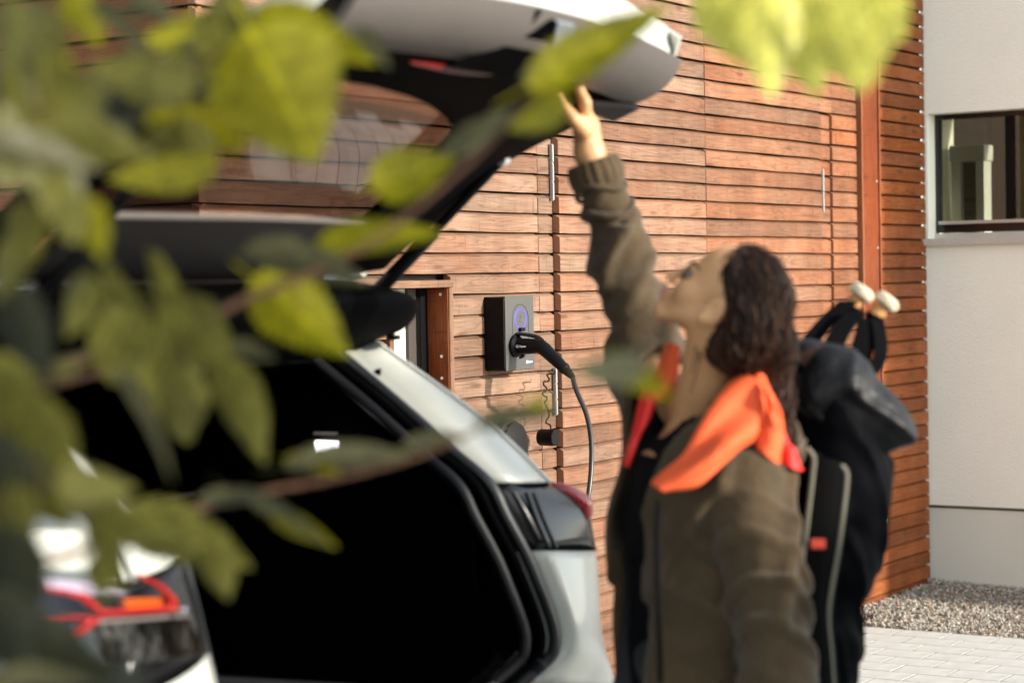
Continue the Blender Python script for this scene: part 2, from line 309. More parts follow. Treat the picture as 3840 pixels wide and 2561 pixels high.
def leaf_mat(name, c, c2, trans=.52, rough=.45):
    m, nt, b = new_mat(name); lk = nt.links.new; out = nt.nodes['Material Output']
    tc = nd(nt, 'ShaderNodeTexCoord'); oi = nd(nt, 'ShaderNodeObjectInfo'); no = nd(nt, 'ShaderNodeTexNoise'); no.inputs['Scale'].default_value = 3.5; no.inputs['Detail'].default_value = 4
    ad = nd(nt, 'ShaderNodeVectorMath', operation='ADD'); lk(tc.outputs['Object'], ad.inputs[0]); lk(oi.outputs['Random'], ad.inputs[1]); lk(ad.outputs[0], no.inputs[0])
    wv = nd(nt, 'ShaderNodeTexWave'); wv.inputs['Scale'].default_value = 2.2; wv.inputs['Distortion'].default_value = 1.5; lk(tc.outputs['Object'], wv.inputs[0])
    mx = nd(nt, 'ShaderNodeMix', data_type='RGBA'); mx.inputs[6].default_value = (*c, 1); mx.inputs[7].default_value = (*c2, 1); lk(no.outputs[0], mx.inputs[0])
    sx = nd(nt, 'ShaderNodeSeparateXYZ'); lk(tc.outputs['Object'], sx.inputs[0])
    ay = nd(nt, 'ShaderNodeMath', operation='ABSOLUTE'); lk(sx.outputs[1], ay.inputs[0])
    ph = nd(nt, 'ShaderNodeMath', operation='MULTIPLY_ADD'); lk(ay.outputs[0], ph.inputs[0]); ph.inputs[1].default_value = -.9; lk(sx.outputs[0], ph.inputs[2])
    p2 = nd(nt, 'ShaderNodeMath', operation='MULTIPLY'); p2.inputs[1].default_value = 48; lk(ph.outputs[0], p2.inputs[0]); sn_ = nd(nt, 'ShaderNodeMath', operation='SINE'); lk(p2.outputs[0], sn_.inputs[0])
    vr = nd(nt, 'ShaderNodeMapRange'); vr.inputs[1].default_value = .80; vr.inputs[2].default_value = 1; vr.inputs[3].default_value = 1; vr.inputs[4].default_value = 1.5; lk(sn_.outputs[0], vr.inputs[0])
    mr_ = nd(nt, 'ShaderNodeMapRange'); mr_.inputs[1].default_value = .006; mr_.inputs[2].default_value = .022; mr_.inputs[3].default_value = 1.9; mr_.inputs[4].default_value = 1; lk(ay.outputs[0], mr_.inputs[0])
    vm = nd(nt, 'ShaderNodeMath', operation='MAXIMUM'); lk(vr.outputs[0], vm.inputs[0]); lk(mr_.outputs[0], vm.inputs[1])
    bn = nd(nt, 'ShaderNodeTexNoise'); bn.inputs['Scale'].default_value = 9; bn.inputs['Detail'].default_value = 5; lk(ad.outputs[0], bn.inputs[0])
    br_ = nd(nt, 'ShaderNodeMapRange'); br_.inputs[1].default_value = .35; br_.inputs[2].default_value = .6; br_.inputs[3].default_value = .62; br_.inputs[4].default_value = 1.08; lk(bn.outputs[0], br_.inputs[0])
    vq = nd(nt, 'ShaderNodeMath', operation='MULTIPLY'); lk(vm.outputs[0], vq.inputs[0]); lk(br_.outputs[0], vq.inputs[1])
    vs_ = nd(nt, 'ShaderNodeVectorMath', operation='SCALE'); lk(mx.outputs[2], vs_.inputs[0]); lk(vq.outputs[0], vs_.inputs['Scale'])
    lk(vs_.outputs[0], b.inputs['Base Color']); b.inputs['Roughness'].default_value = rough; b.inputs['Specular IOR Level'].default_value = .45
    bp = nd(nt, 'ShaderNodeBump'); bp.inputs['Strength'].default_value = .35; bp.inputs['Distance'].default_value = .01; lk(no.outputs[0], bp.inputs['Height']); lk(bp.outputs[0], b.inputs['Normal'])
    tl = nd(nt, 'ShaderNodeBsdfTranslucent'); lk(vs_.outputs[0], tl.inputs[0]); ms = nd(nt, 'ShaderNodeMixShader'); ms.inputs[0].default_value = trans
    lk(b.outputs[0], ms.inputs[1]); lk(tl.outputs[0], ms.inputs[2]); lk(ms.outputs[0], out.inputs[0]); return m
LEAF = {'B': leaf_mat('backlit_leaf', (.29, .265, .005), (.20, .185, .006)), 'M': leaf_mat('green_leaf', (.155, .145, .024), (.105, .100, .020)),
        'P': leaf_mat('sheen_leaf', (.10, .095, .042), (.075, .074, .034), .3, .55), 'K': leaf_mat('dark_leaf', (.022, .024, .010), (.014, .017, .008), .25), 'Y': leaf_mat('yellow_leaf', (.66, .62, .14), (.55, .54, .08), .5)}  # bright tone stands for backlight, pale tone for sky sheen, put into leaf colour

# ------------------------------------------------------------------ the ground
mb = MB(); mb.box((-90, -90, -.3), (90, 90, -.05)); o = mb.build('ground', M_asph); o['kind'] = 'structure'
def G(a, b, z): return C + n*a - w*b + np.array([0, 0, z])      # a along the white wall, b away from it
# sand bed below the pavers
GW = 1.22
mb = MB(); mb.box((.0, GW, -.05), (12, 14, -.0012), G); o = mb.build('paving_bed', M_joint); o['kind'] = 'structure'
mb = MB(); mb.box((-.02, -.02, -.05), (6.5, GW, -.03), G); o = mb.build('gravel_bed', M_gbase); o['kind'] = 'structure'
# pavers
PW, PL = .213, .153
pm = MB(); e = .0032
ch = .0010
pv = [(x, y, z) for (x, y, z) in [(e, e, -.04), (PW-e, e, -.04), (PW-e, PL-e, -.04), (e, PL-e, -.04), (e, e, -ch), (PW-e, e, -ch), (PW-e, PL-e, -ch), (e, PL-e, -ch), (e+ch, e+ch, 0), (PW-e-ch, e+ch, 0), (PW-e-ch, PL-e-ch, 0), (e+ch, PL-e-ch, 0)]]
pf = [(0, 1, 5, 4), (1, 2, 6, 5), (2, 3, 7, 6), (3, 0, 4, 7), (4, 5, 9, 8), (5, 6, 10, 9), (6, 7, 11, 10), (7, 4, 8, 11), (8, 9, 10, 11)]
pave = thing('paving', 'pale grey concrete block paving in running bond beside the gravel strip', 'paving', G(1, GW, 0)); pave['kind'] = 'structure'
for k_ in ('label', 'category'): del pave[k_]
pavme = None; rest = MB(); npv = 0
ang_p = math.atan2(n[1], n[0])
for r_ in range(0, 52):
    for c_ in range(0, 44):
        a = .16 + (c_ + (.5 if r_ % 2 else 0))*PW; b = GW + .01 + r_*PL
        q = G(a+.1, b+.07, 0); v = np.array([(q-CAM) @ rgt, (q-CAM) @ dwn, (q-CAM) @ fwd])
        if v[2] < 1: continue
        X, Y = 1920+FPX*v[0]/v[2], 1280+FPX*v[1]/v[2]
        dz = random.uniform(-.0003, .0003)
        if X > 3000 and X < 3950 and Y < 2680 and npv < 295:
            o = mesh_obj('paver', [], [], None, None) if False else None
            if pavme is None:
                # local frame: x along the white wall, y away from it
                pv2 = [(x, -y, z) for x, y, z in pv]; po = mesh_obj('paver', pv2, [f[::-1] for f in pf], M_paver, None, False); pavme = po.data
            else:
                po = bpy.data.objects.new('paver', pavme); col.objects.link(po)
            g0 = G(a, b, dz); po.location = g0; po.rotation_euler = (random.uniform(-.0012, .0012), random.uniform(-.0012, .0012), ang_p+random.uniform(-.004, .004))
            po.parent = pave; po.matrix_parent_inverse = pave.matrix_world.inverted(); npv += 1
        elif a < 6.5:
            rest.add([G(a+x, b+y, z+dz) for x, y, z in pv], [f[::-1] for f in pf])
o = rest.build('paver_field', M_paver, pave); o['kind'] = 'stuff'
# edging stone + drain channel by the timber wall
dr = thing('drain_channel', 'galvanised grated drain channel at the foot of the timber wall', 'drain', G(.08, 2, 0))
mb = MB(); mb.box((.0, GW, -.04), (.15, 6, -.02), G); mb.build('channel', M_grate, dr)
for i in range(60):
    mb = MB(); mb.box((.006, GW+.01+i*.02, -.012), (.144, GW+.022+i*.02, .0), G)
    if i < 50: mb.build('grate_bar', M_grate, dr)
# gravel stones: one field
base = np.array([[1, 0, 0], [-1, 0, 0], [0, 1, 0], [0, -1, 0], [0, 0, 1], [0, 0, -1]], float)
bf = np.array([[0, 2, 4], [2, 1, 4], [1, 3, 4], [3, 0, 4], [2, 0, 5], [1, 2, 5], [3, 1, 5], [0, 3, 5]])
NS = 30000
a = rng.uniform(.0, 1.9, NS); b = rng.uniform(.0, GW+.01, NS); zz = rng.uniform(-.03, .004, NS)+.018*np.exp(-((a-.0)/.3)**2)+.018*np.exp(-(b/.25)**2)
keep = ~((a < .16) & (b > GW-.25)); a, b, zz = a[keep], b[keep], zz[keep]; NS = len(a)
pos = C + n*a[:, None] - w*b[:, None]; pos[:, 2] = zz
Q = rng.normal(size=(NS, 3, 3)); Q, _ = np.linalg.qr(Q); sz = rng.uniform(.0042, .0092, (NS, 1, 1))*rng.uniform(.6, 1.15, (NS, 1, 3))
jit = base[None]*(1+rng.uniform(-.3, .3, (NS, 6, 1)))+rng.uniform(-.25, .25, (NS, 6, 3))
V = (jit*sz) @ Q + pos[:, None]; F = bf[None]+6*np.arange(NS)[:, None, None]
M_st = [mat('stone_light', (.40, .375, .32), .8, var=.1), mat('stone_grey', (.28, .25, .205), .8, var=.1), mat('stone_tan', (.30, .20, .12), .8, var=.1), mat('stone_dark', (.10, .085, .065), .8)]
o = mesh_obj('gravel', V.reshape(-1, 3), F.reshape(-1, 3), M_st, None, False, np.repeat(rng.choice(4, NS, p=[.5, .33, .12, .05]), 8))
o['kind'] = 'stuff'; o['label'] = 'pale crushed gravel strip between the paving and the white wall'

# ------------------------------------------------------------------ timber wall
PITCHB = .0675; ROT_T = math.atan2(-w[1], -w[0])
PROF = [(-.004, .0035), (.018, .0005), (.0232, .0), (.0235, .002), (.0235, .0525), (.0225, .0540), (.007, .0632), (-.004, .0645)]
def board_mesh(name, ln, seedv=0, h=None):
    rr = random.Random(seedv); sc_ = 1 if h is None else h/.064; K = len(PROF); V = []; ns = max(2, int(ln/.12)); cuts = [i/ns for i in range(ns+1)]
    ph = rr.uniform(0, 6)
    xs = [0, .0012]+[c_*ln for c_ in cuts[1:-1]]+[ln-.0012, ln]
    for i, x in enumerate(xs):
        ins = .0012 if i in (0, len(xs)-1) else 0
        for (y, z) in PROF:
            wav = .0011*math.sin(ph+x*5)+.0007*math.sin(ph*2+x*13)+.0005*math.sin(ph*3+x*41)*(1 if z > .03 else 0)
            V.append((x, y-(ins if y > .01 else 0), z*sc_+wav+(0 if z*sc_ < .03 else -ins*.6)))
    F = []
    for i in range(len(xs)-1):
        for j in range(K): F.append((i*K+j, i*K+(j+1) % K, (i+1)*K+(j+1) % K, (i+1)*K+j))
    F += [tuple(range(K))[::-1], tuple((len(xs)-1)*K+j for j in range(K))]
    me = bpy.data.meshes.new(name); me.from_pydata(V, [], F); me.materials.append(WOOD); me.update()
    bm = bmesh.new(); bm.from_mesh(me); bmesh.ops.recalc_face_normals(bm, faces=bm.faces); bm.to_mesh(me); bm.free(); return me
def place_board(me, s0, o, z, parent, fresh, bright=1.0, name='board'):
    b_ = bpy.data.objects.new(name, me); col.objects.link(b_)
    b_.location = tuple(W(s0, o+random.uniform(-.0012, .0012), z+random.uniform(-.0008, .0008)))
    b_.rotation_euler = (random.uniform(-.012, .012), random.uniform(-.0006, .0006), ROT_T)
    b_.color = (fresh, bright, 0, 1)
    b_.parent = parent; b_.matrix_parent_inverse = parent.matrix_world.inverted(); return b_
tw = thing('timber_wall', 'long facade clad with horizontal reddish larch boards behind the charger', 'wall', W(2.5, 0, 0))
SOLID = .0235
S_FR0 = wallpt(1036, 760, -.027)[0]+.003; S_FL0 = wallpt(888, 790, -.027)[0]-.003; FR_T0 = wallpt(1035, 640, -.027)[1]-.002; FR_B0 = wallpt(1039, 924, -.027)[1]
mb = MB(); mb.box((-.05, -.35, 0), (1.185, -SOLID-.022, 3.6), W); mb.box((1.185, -.35, 0), (3.40, -SOLID-.022, 3.6), W); mb.box((3.40, -.35, 0), (S_FR0, -SOLID-.055, 3.6), W); mb.box((S_FL0, -.35, 0), (5.12, -SOLID-.055, 3.6), W); mb.box((S_FR0, -.35, 0), (S_FL0, -SOLID-.056, FR_B0), W); mb.box((S_FR0, -.35, FR_T0), (S_FL0, -SOLID-.056, 3.6), W)
mb.build('backing', M_back, tw)
fz = -SOLID        # board offset so that faces lie in the plane o = 0
S_SEAM = wallpt(1240, 750, -.027)[0]; S_FR = wallpt(1036, 760, -.027)[0]; S_FL = wallpt(888, 790, -.027)[0]
S_END = 5.2
FR_T = wallpt(1035, 640, -.027)[1]; FR_B = wallpt(1039, 924, -.027)[1]
DOOR_T = 2.235; Z_OFF = (0.434+1.5) % PITCHB     # one gap measured at z=.434 above the lens
S_PE = wallpt(1288, 700, 0)[0]; S_PL = S_PE+.003
print('seams', S_PE, S_PL, S_SEAM)
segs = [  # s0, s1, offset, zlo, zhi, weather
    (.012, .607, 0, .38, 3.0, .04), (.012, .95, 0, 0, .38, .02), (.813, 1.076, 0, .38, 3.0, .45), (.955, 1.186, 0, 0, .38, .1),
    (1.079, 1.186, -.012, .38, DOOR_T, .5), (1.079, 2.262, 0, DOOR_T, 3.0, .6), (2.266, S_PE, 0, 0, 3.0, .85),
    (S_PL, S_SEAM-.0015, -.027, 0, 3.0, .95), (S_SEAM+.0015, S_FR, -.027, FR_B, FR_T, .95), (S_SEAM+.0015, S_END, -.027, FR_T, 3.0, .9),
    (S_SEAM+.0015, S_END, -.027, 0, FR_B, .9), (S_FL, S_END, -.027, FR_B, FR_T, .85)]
upper = []; count = 0
def rows(z0, z1):
    k = math.floor((z0-Z_OFF)/PITCHB)
    while True:
        z = Z_OFF+k*PITCHB; k += 1
        if z+.03 > z1: return
        if z > z0-.035: yield z
door = thing('timber_door', 'flush door clad in the same boards as the wall between two seams', 'door', W(2.26, 0, 0))
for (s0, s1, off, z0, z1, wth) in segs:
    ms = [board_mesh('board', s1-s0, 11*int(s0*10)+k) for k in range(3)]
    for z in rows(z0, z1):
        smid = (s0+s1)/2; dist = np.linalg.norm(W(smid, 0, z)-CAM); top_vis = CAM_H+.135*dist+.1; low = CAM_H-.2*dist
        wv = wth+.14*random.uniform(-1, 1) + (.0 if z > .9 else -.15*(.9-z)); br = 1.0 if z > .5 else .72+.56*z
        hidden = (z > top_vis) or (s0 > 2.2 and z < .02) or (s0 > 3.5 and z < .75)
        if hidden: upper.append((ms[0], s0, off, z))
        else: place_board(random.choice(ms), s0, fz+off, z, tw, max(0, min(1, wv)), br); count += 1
print('boards placed', count, len(upper))
# boards out of the picture: one joined part
bm = bmesh.new()
for (me, s0, off, z) in upper:
    tmp = bmesh.new(); tmp.from_mesh(me); q = W(s0, fz+off, z); M4 = Matrix.Translation(tuple(q)) @ Matrix.Rotation(ROT_T, 4, 'Z')
    tmp.transform(M4); t2 = bpy.data.meshes.new('t'); tmp.to_mesh(t2); tmp.free(); bm.from_mesh(t2); bpy.data.meshes.remove(t2)
me = bpy.data.meshes.new('board_field'); bm.to_mesh(me); bm.free(); me.materials.append(WOOD)
o = bpy.data.objects.new('board_field', me); col.objects.link(o); o.parent = tw; o.matrix_parent_inverse = tw.matrix_world.inverted(); o['kind'] = 'stuff'; o.color = (.7, 1, 0, 1)
dms = [board_mesh('door_board', 2.262-1.191, 900+k) for k in range(3)]; 
for z in rows(0, DOOR_T-.02):
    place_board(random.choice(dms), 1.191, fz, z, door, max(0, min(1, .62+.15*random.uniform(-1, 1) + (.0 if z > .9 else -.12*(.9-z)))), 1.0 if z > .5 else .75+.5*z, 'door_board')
def woodbox(name, lo, hi, parent, fr=W, weather=0., bright=1., m=TRIM, vert=True):
    """box with a frame whose x axis follows the grain"""
    c_ = [(lo[i]+hi[i])/2 for i in range(3)]; h_ = [(hi[i]-lo[i])/2 for i in range(3)]
    mb = MB(); mb.box((-h_[2], -h_[1], -h_[0]) if vert else (-h_[0], -h_[1], -h_[2]), (h_[2], h_[1], h_[0]) if vert else (h_[0], h_[1], h_[2]))
    o = mb.build(name, m, None); ax = fr(c_[0]+1, c_[1], c_[2])-fr(*c_); ay = fr(c_[0], c_[1]+1, c_[2])-fr(*c_); az = np.array([0, 0, 1.])
    R_ = np.array([az, ay, -ax]).T if vert else np.array([ax, ay, az]).T
    q = fr(*c_); M4 = Matrix([[*R_[0], q[0]], [*R_[1], q[1]], [*R_[2], q[2]], [0, 0, 0, 1]])
    o.color = (weather, bright, 0, 1); bev(o, .002, 1)
    o.parent = parent; o.matrix_parent_inverse = parent.matrix_world.inverted(); o.matrix_basis = M4; return o
# vertical post on the facade
post = thing('timber_post', 'deep red vertical post fixed to the cladding near the corner', 'post', W(.71, 0, .39))
woodbox('post_face', (.622, .0, .392), (.80, .018, 3.2), post, weather=0., bright=.75)
woodbox('post_edge', (.606, -.02, .392), (.6195, .026, 3.2), post, weather=.25); woodbox('post_edge', (.8025, -.02, .392), (.816, .026, 3.2), post, weather=.5)
mb = MB(); mb.box((.60, -.02, .37), (.82, .03, .3895), W); mb.build('foot_plate', M_alu, post)
for zz_ in (1.62, 1.92, 1.3, 1.0, .7):
    mb = MB(); q = W(.64, .018, zz_); mb.tube([q, q+n*.003], .006, 10); mb.build('screw', M_alu, post)
# hinges / strips
def strip(name, lab, s, o_, z0, z1, wd, cuts):
    h_ = thing(name, lab, 'hinge', W(s, o_, z0), group=None)
    mb = MB(); mb.box((s-wd/2, o_-.006, z0), (s+wd/2, o_+.003, z1), W); mb.build('leaf_plate', M_hinge, h_)
    for k in range(cuts):
        z = z0+(z1-z0)*(k+.5)/cuts; mb = MB(); mb.tube([W(s, o_+.004, z-(z1-z0)/cuts*.46), W(s, o_+.004, z+(z1-z0)/cuts*.46)], wd*.45, 8); mb.build('knuckle', M_hinge, h_, True)
sA = (wallpt(1268, 400, -.018)[0]+.004, 0)
strip('hinge', 'long bare metal hinge in the wall joint behind the raised forearm', sA[0], -.02, wallpt(1267, 331, -.012)[1]-.0+.0, wallpt(1269, 461, -.012)[1], .010, 3) if False else None
zt, zb = wallpt(1267, 331, -.012)[1], wallpt(1270, 461, -.012)[1]
strip('hinge', 'long bare metal hinge in the wall joint above the charger, behind the forearm', sA[0], -.017, zb, zt, .009, 3)
zt, zb = wallpt(1275, 845, -.012)[1], wallpt(1277, 953, -.012)[1]; sB = (wallpt(1276, 900, -.018)[0]+.004, 0)
strip('hinge', 'long bare metal hinge in the wall joint just under the charging plug', sB[0], -.017, zb, zt, .010, 3)
zt, zb = wallpt(1886, 388, 0)[1], wallpt(1888, 488, 0)[1]
strip('hinge', 'slim metal hinge on the right edge of the boarded door', 1.188, .002, zb, zt, .008, 3)
# small window left of the charger: reveal, dark frames, pale panes
win = thing('side_window', 'narrow deep window with wooden surround beside the wall charger', 'window', W((S_FR+S_FL)/2, -.03, FR_B))
tb = -.015
woodbox('casing', (S_FR+.002, -.118, FR_B), (S_FR+.024, tb, FR_T-.03), win, weather=.95); woodbox('casing', (S_FL-.024, -.118, FR_B), (S_FL-.002, tb, FR_T-.03), win, weather=.8)
woodbox('casing', (S_FR+.002, -.118, FR_T-.028), (S_FL-.002, tb+.003, FR_T-.004), win, weather=.95, vert=False)
mb_ = woodbox('reveal_board', (S_FR+.0245, -.118, FR_B+.002), (S_FR+.029, tb-.004, FR_T-.031), win, weather=0., bright=1.0)
mb = MB(); mb.box((S_FR+.03, -.135, FR_B), (S_FL-.026, -.118, FR_T-.03), W); mb.build('panel', mat('pale_grey_panel', (.62, .64, .56), .5), win)
for (a0, a1, mm, o1) in ((S_FR+.030, S_FR+.068, M_black, -.098), (S_FR+.085, S_FR+.125, mat('brown_frame', (.03, .02, .015), .6), -.106)):
    mb = MB(); mb.box((a0, -.117, FR_B), (a1, o1, FR_T-.03), W); mb.build('sash', mm, win)
for z in (FR_T-.05, FR_B+.15, FR_B+.08):
    mb = MB(); q = W(S_FR+.030, tb-.03, z); mb.tube([q, q-w*.003], .005, 8); mb.build('screw', M_alu, win)

# side wall of the timber building, turning away behind the car
sw = thing('timber_side_wall', 'gable side of the timber building seen between the leaves at upper left', 'wall', W(5.2, 0, 0))
def W3(a, o_, z): return W(5.2, -.03, 0) - n*a - w*o_ + np.array([0, 0, z])
mb = MB(); mb.box((.06, -.3, 0), (6, -.03, 3.6), W3); mb.build('backing', M_back, sw)
sm = [board_mesh('side_board', 5.9, 70+k) for k in range(3)]; rot3 = math.atan2(-n[1], -n[0])
uplist = []
for z in rows(0, 3.5):
    if 1.4 < z < 2.7:
        # outward is -w ; board local y points outwards -> x axis must be +n
        b_ = bpy.data.objects.new('board', random.choice(sm)); col.objects.link(b_); b_.location = tuple(W3(0.0, -.0235, z)); b_.rotation_euler = (random.uniform(-.01, .01), 0, math.atan2(-w[1], -w[0])-math.pi/2)
        b_.color = (random.uniform(.1, .4), .8, 0, 1); b_.parent = sw; b_.matrix_parent_inverse = sw.matrix_world.inverted()
    else: uplist.append(z)
bm = bmesh.new()
for z in uplist:
    tmp = bmesh.new(); tmp.from_mesh(sm[0]); q = W3(0.0, -.0235, z); tmp.transform(Matrix.Translation(tuple(q)) @ Matrix.Rotation(math.atan2(-w[1], -w[0])-math.pi/2, 4, 'Z')); t2 = bpy.data.meshes.new('t'); tmp.to_mesh(t2); tmp.free(); bm.from_mesh(t2); bpy.data.meshes.remove(t2)
me = bpy.data.meshes.new('board_field'); bm.to_mesh(me); bm.free(); me.materials.append(WOOD); o = bpy.data.objects.new('board_field', me); col.objects.link(o); o.parent = sw; o.matrix_parent_inverse = sw.matrix_world.inverted(); o['kind'] = 'stuff'; o.color = (.2, .8, 0, 1)

# ------------------------------------------------------------------ white wall with window
def W2(t, o_, z): return C + n*t - w*o_ + np.array([0, 0, z])    # o towards the viewer
ww = thing('white_wall', 'white rendered wall with a pale plinth meeting the timber wall', 'wall', W2(.8, 0, 0))
WT, WB, WR, WLEN = 2.259, 1.66, 1.5, 3.2
RT = .006
mb = MB(); mb.box((-.02, -.35, .392), (WLEN, 0, WB), W2); mb.box((-.02, -.35, WT), (WLEN, 0, 3.6), W2); mb.box((WR, -.35, WB), (WLEN, 0, WT), W2); mb.box((-.02, -.35, WB), (RT, -.001, WT), W2)
mb.build('render_coat', M_render, ww)
mb = MB(); mb.box((-.02, -.35, -.05), (WLEN, -.012, .376), W2); mb.build('plinth', M_plinth, ww)
mb = MB(); mb.box((-.02, -.35, .376), (WLEN, -.02, .392), W2); mb.build('drip_groove', M_joint, ww)
ow = thing('wide_window', 'dark framed horizontal window in the white wall', 'window', W2(.7, -.1, WB))
mb = MB(); r_ = -.10
mb.box((RT, r_-.05, 1.693), (WR, r_, 1.733), W2); mb.box((RT, r_-.05, 2.235), (WR, r_, WT), W2); mb.box((RT, r_-.05, 1.733), (RT+.018, r_, 2.235), W2); mb.box((WR-.02, r_-.05, 1.733), (WR, r_, 2.235), W2)
mb.build('frame', M_blackgl, ow)
mb = MB(); mb.box((RT+.018, r_-.03, 1.733), (WR-.02, r_+.012, 1.748), W2); mb.build('lower_rail', mat('light_rail', (.50, .46, .39), .4, metal=.3), ow)
mb = MB(); mb.box((.355, r_-.045, 1.748), (.392, r_-.004, 2.235), W2); mb.build('mullion', M_black, ow)
mb = MB(); mb.box((RT+.018, r_-.02, 1.748), (.355, r_-.014, 2.235), W2); mb.build('pane', G_win, ow)
mb = MB(); mb.box((.392, r_-.02, 1.748), (WR-.02, r_-.014, 2.235), W2); mb.build('pane', G_win, ow)
mb = MB(); mb.box((-.012, r_, 1.640), (WR+.05, .035, 1.655), W2); mb.box((-.012, .03, 1.632), (WR+.05, .038, 1.664), W2); mb.box((RT, r_-.05, 1.655), (WR, r_+.02, 1.690), W2)
mb.build('sill', mat('stone_sill', (.50, .46, .40), .8, var=.08, bump=.3), ow)
mb = MB(); mb.box((RT, -1.6, 1.2), (WR, -.34, 1.3), W2); mb.box((RT, -1.62, 1.2), (WR, -1.6, 2.6), W2); mb.box((RT-.02, -1.6, 1.2), (RT, -.34, 2.6), W2); mb.build('room_lining', mat('dim_room', (.03, .022, .018), .9), ow)
sh = thing('window_blind', 'beige vertical blind behind the right half of the window', 'blind', W2(.6, -.19, 1.7))
for k in range(9):
    t0 = .395+k*.122; mb = MB(); mb.box((t0, -.20-.004*(k % 2), 1.70), (t0+.12, -.195-.004*(k % 2), 2.26), W2); mb.build('blind_slat', M_curtain, sh)
mb = MB(); mb.box((.395, -.21, 2.26), (1.49, -.19, 2.28), W2); mb.build('head_rail', M_white, sh)
cb = thing('white_cabinet', 'small white glazed cabinet standing inside behind the left pane', 'cabinet', W2(.15, -.25, 1.3))
mb = MB(); mb.box((.04, -.32, 1.30), (.088, -.22, 2.035), W2); mb.box((.165, -.32, 1.30), (.205, -.22, 2.035), W2); mb.build('cabinet_frame', M_white, cb)
mb = MB(); mb.box((.035, -.33, 2.035), (.215, -.205, 2.115), W2); bev(mb.build('cabinet_top', M_white, cb), .008)
mb = MB(); mb.box((.088, -.30, 1.31), (.165, -.26, 2.033), W2); mb.build('cabinet_door', mat('grey_green_glass', (.10, .14, .12), .2), cb)

# ------------------------------------------------------------------ wall charger, plug, cable, cap, reel
def WQ(x, y, o_):
    s_, z_ = wallpt(x, y, o_); return s_, z_
o_f = .055
sL, zT = WQ(1893.5/1.63333, 1112/1.63333, o_f); sR = WQ(2000/1.63333, 1111/1.63333, o_f)[0]; zB = WQ(1901/1.63333, 1391/1.63333, o_f)[1]
chg = thing('wall_charger', 'black wall charging station with grey front plate and blue light ring', 'charging station', W((sL+sR)/2, -.02, zB))
mb = MB(); h0 = .004
pr = [(sR+h0, -.035), (sR+h0, o_f-.010), (sL-h0, o_f-.010), (sL+.006, -.035)]
def rr_box(name, s0, s1, z0, z1, o0, o1, rad, m, parent, k=6, taper=0):
    pts = []
    for (cs, cz, a0) in ((s1-rad, z1-rad, 0), (s0+rad, z1-rad, 90), (s0+rad, z0+rad, 180), (s1-rad, z0+rad, 270)):
        for i in range(k+1):
            a = math.radians(a0+90*i/k); pts.append((cs+rad*math.cos(a), cz+rad*math.sin(a)))
    N_ = len(pts); V = [W(s_, o0, z_) for s_, z_ in pts]+[W(s_*(1-taper)+((s0+s1)/2)*taper, o1, z_*(1-taper)+((z0+z1)/2)*taper) for s_, z_ in pts]
    F = [(i, (i+1) % N_, N_+(i+1) % N_, N_+i) for i in range(N_)]+[tuple(range(N_))[::-1], tuple(range(N_, 2*N_))]
    o = mesh_obj(name, V, F, m, parent, False); recalc(o); return o
bev(rr_box('housing', sR+.001, sL+.004, zB-.001, zT-.001, -.03, o_f-.004, .012, M_black, chg), .002)
bev(rr_box('front_plate', sR, sL, zB, zT, o_f-.0035, o_f, .003, M_brushed, chg), .0008, 1)
mid = (sL+sR)/2-.004; zc = zB+(zT-zB)*.69; zp = zB+(zT-zB)*.36
def ringm(name, cs, cz, rs, rz, th, o0, o1, m, parent, seg=64):
    V = []; 
    for i in range(seg):
        a = 2*math.pi*i/seg
        for (k, o_) in ((-th/2, o0), (th/2, o0), (th/2, o1), (-th/2, o1)): V.append(W(cs+(rs+k)*math.cos(a), o_, cz+(rz+k)*math.sin(a)))
    F = [(i*4+j, i*4+(j+1) % 4, ((i+1) % seg)*4+(j+1) % 4, ((i+1) % seg)*4+j) for i in range(seg) for j in range(4)]
    o = mesh_obj(name, V, F, m, parent); recalc(o); return o
ringm('light_ring', mid, zc, .0335, .0325, .0036, o_f-.002, o_f+.0006, M_ring, chg)
# stadium outline groove
seg = []; Rg = .0485
for i in range(33): a = math.pi*i/32; seg.append((mid+Rg*math.cos(a), zc+Rg*math.sin(a)*.98))
for i in range(33): a = math.pi+math.pi*i/32; seg.append((mid+Rg*math.cos(a), zp+.012+Rg*math.sin(a)*.98))
mb = MB(); mb.tube([W(s_, o_f+.0002, z_) for s_, z_ in seg]+[W(seg[0][0], o_f+.0002, seg[0][1])], .0008, 6); mb.build('outline_groove', M_black, chg)
# engraved Z
mb = MB()
def stroke(p, q, wd, o_, m=0):
    a = np.array(W(p[0], o_, p[1])); b = np.array(W(q[0], o_, q[1])); mb.tube([a, b], wd, 4, m)
stroke((mid+.009, zc+.010), (mid-.002, zc+.010), .0005, o_f); stroke((mid-.002, zc+.010), (mid+.006, zc-.009), .0006, o_f); stroke((mid+.006, zc-.009), (mid-.010, zc-.009), .0005, o_f); mb.build('engraved_mark', M_black, chg)
def text_on(txt, s_, o_, z_, size, m, parent, normal=None, right=None, name='printed_name'):
    cu_ = bpy.data.curves.new(name, 'FONT'); cu_.body = txt; cu_.size = size; cu_.extrude = .0001; cu_.offset = size*.012
    t = bpy.data.objects.new(name, cu_); col.objects.link(t); dg = bpy.context.evaluated_depsgraph_get(); me = bpy.data.meshes.new_from_object(t.evaluated_get(dg)); bpy.data.objects.remove(t)
    rx = w if right is None else right; ny = n if normal is None else normal; up = np.cross(ny, rx); 
    q = W(s_, o_, z_) if not hasattr(s_, '__len__') else s_
    M4 = Matrix([[rx[i], up[i], ny[i], q[i]] for i in range(3)]+[[0, 0, 0, 1]])
    me.transform(M4); me.materials.append(m); o = bpy.data.objects.new(name, me); col.objects.link(o); o.parent = parent; o.matrix_parent_inverse = parent.matrix_world.inverted(); return o
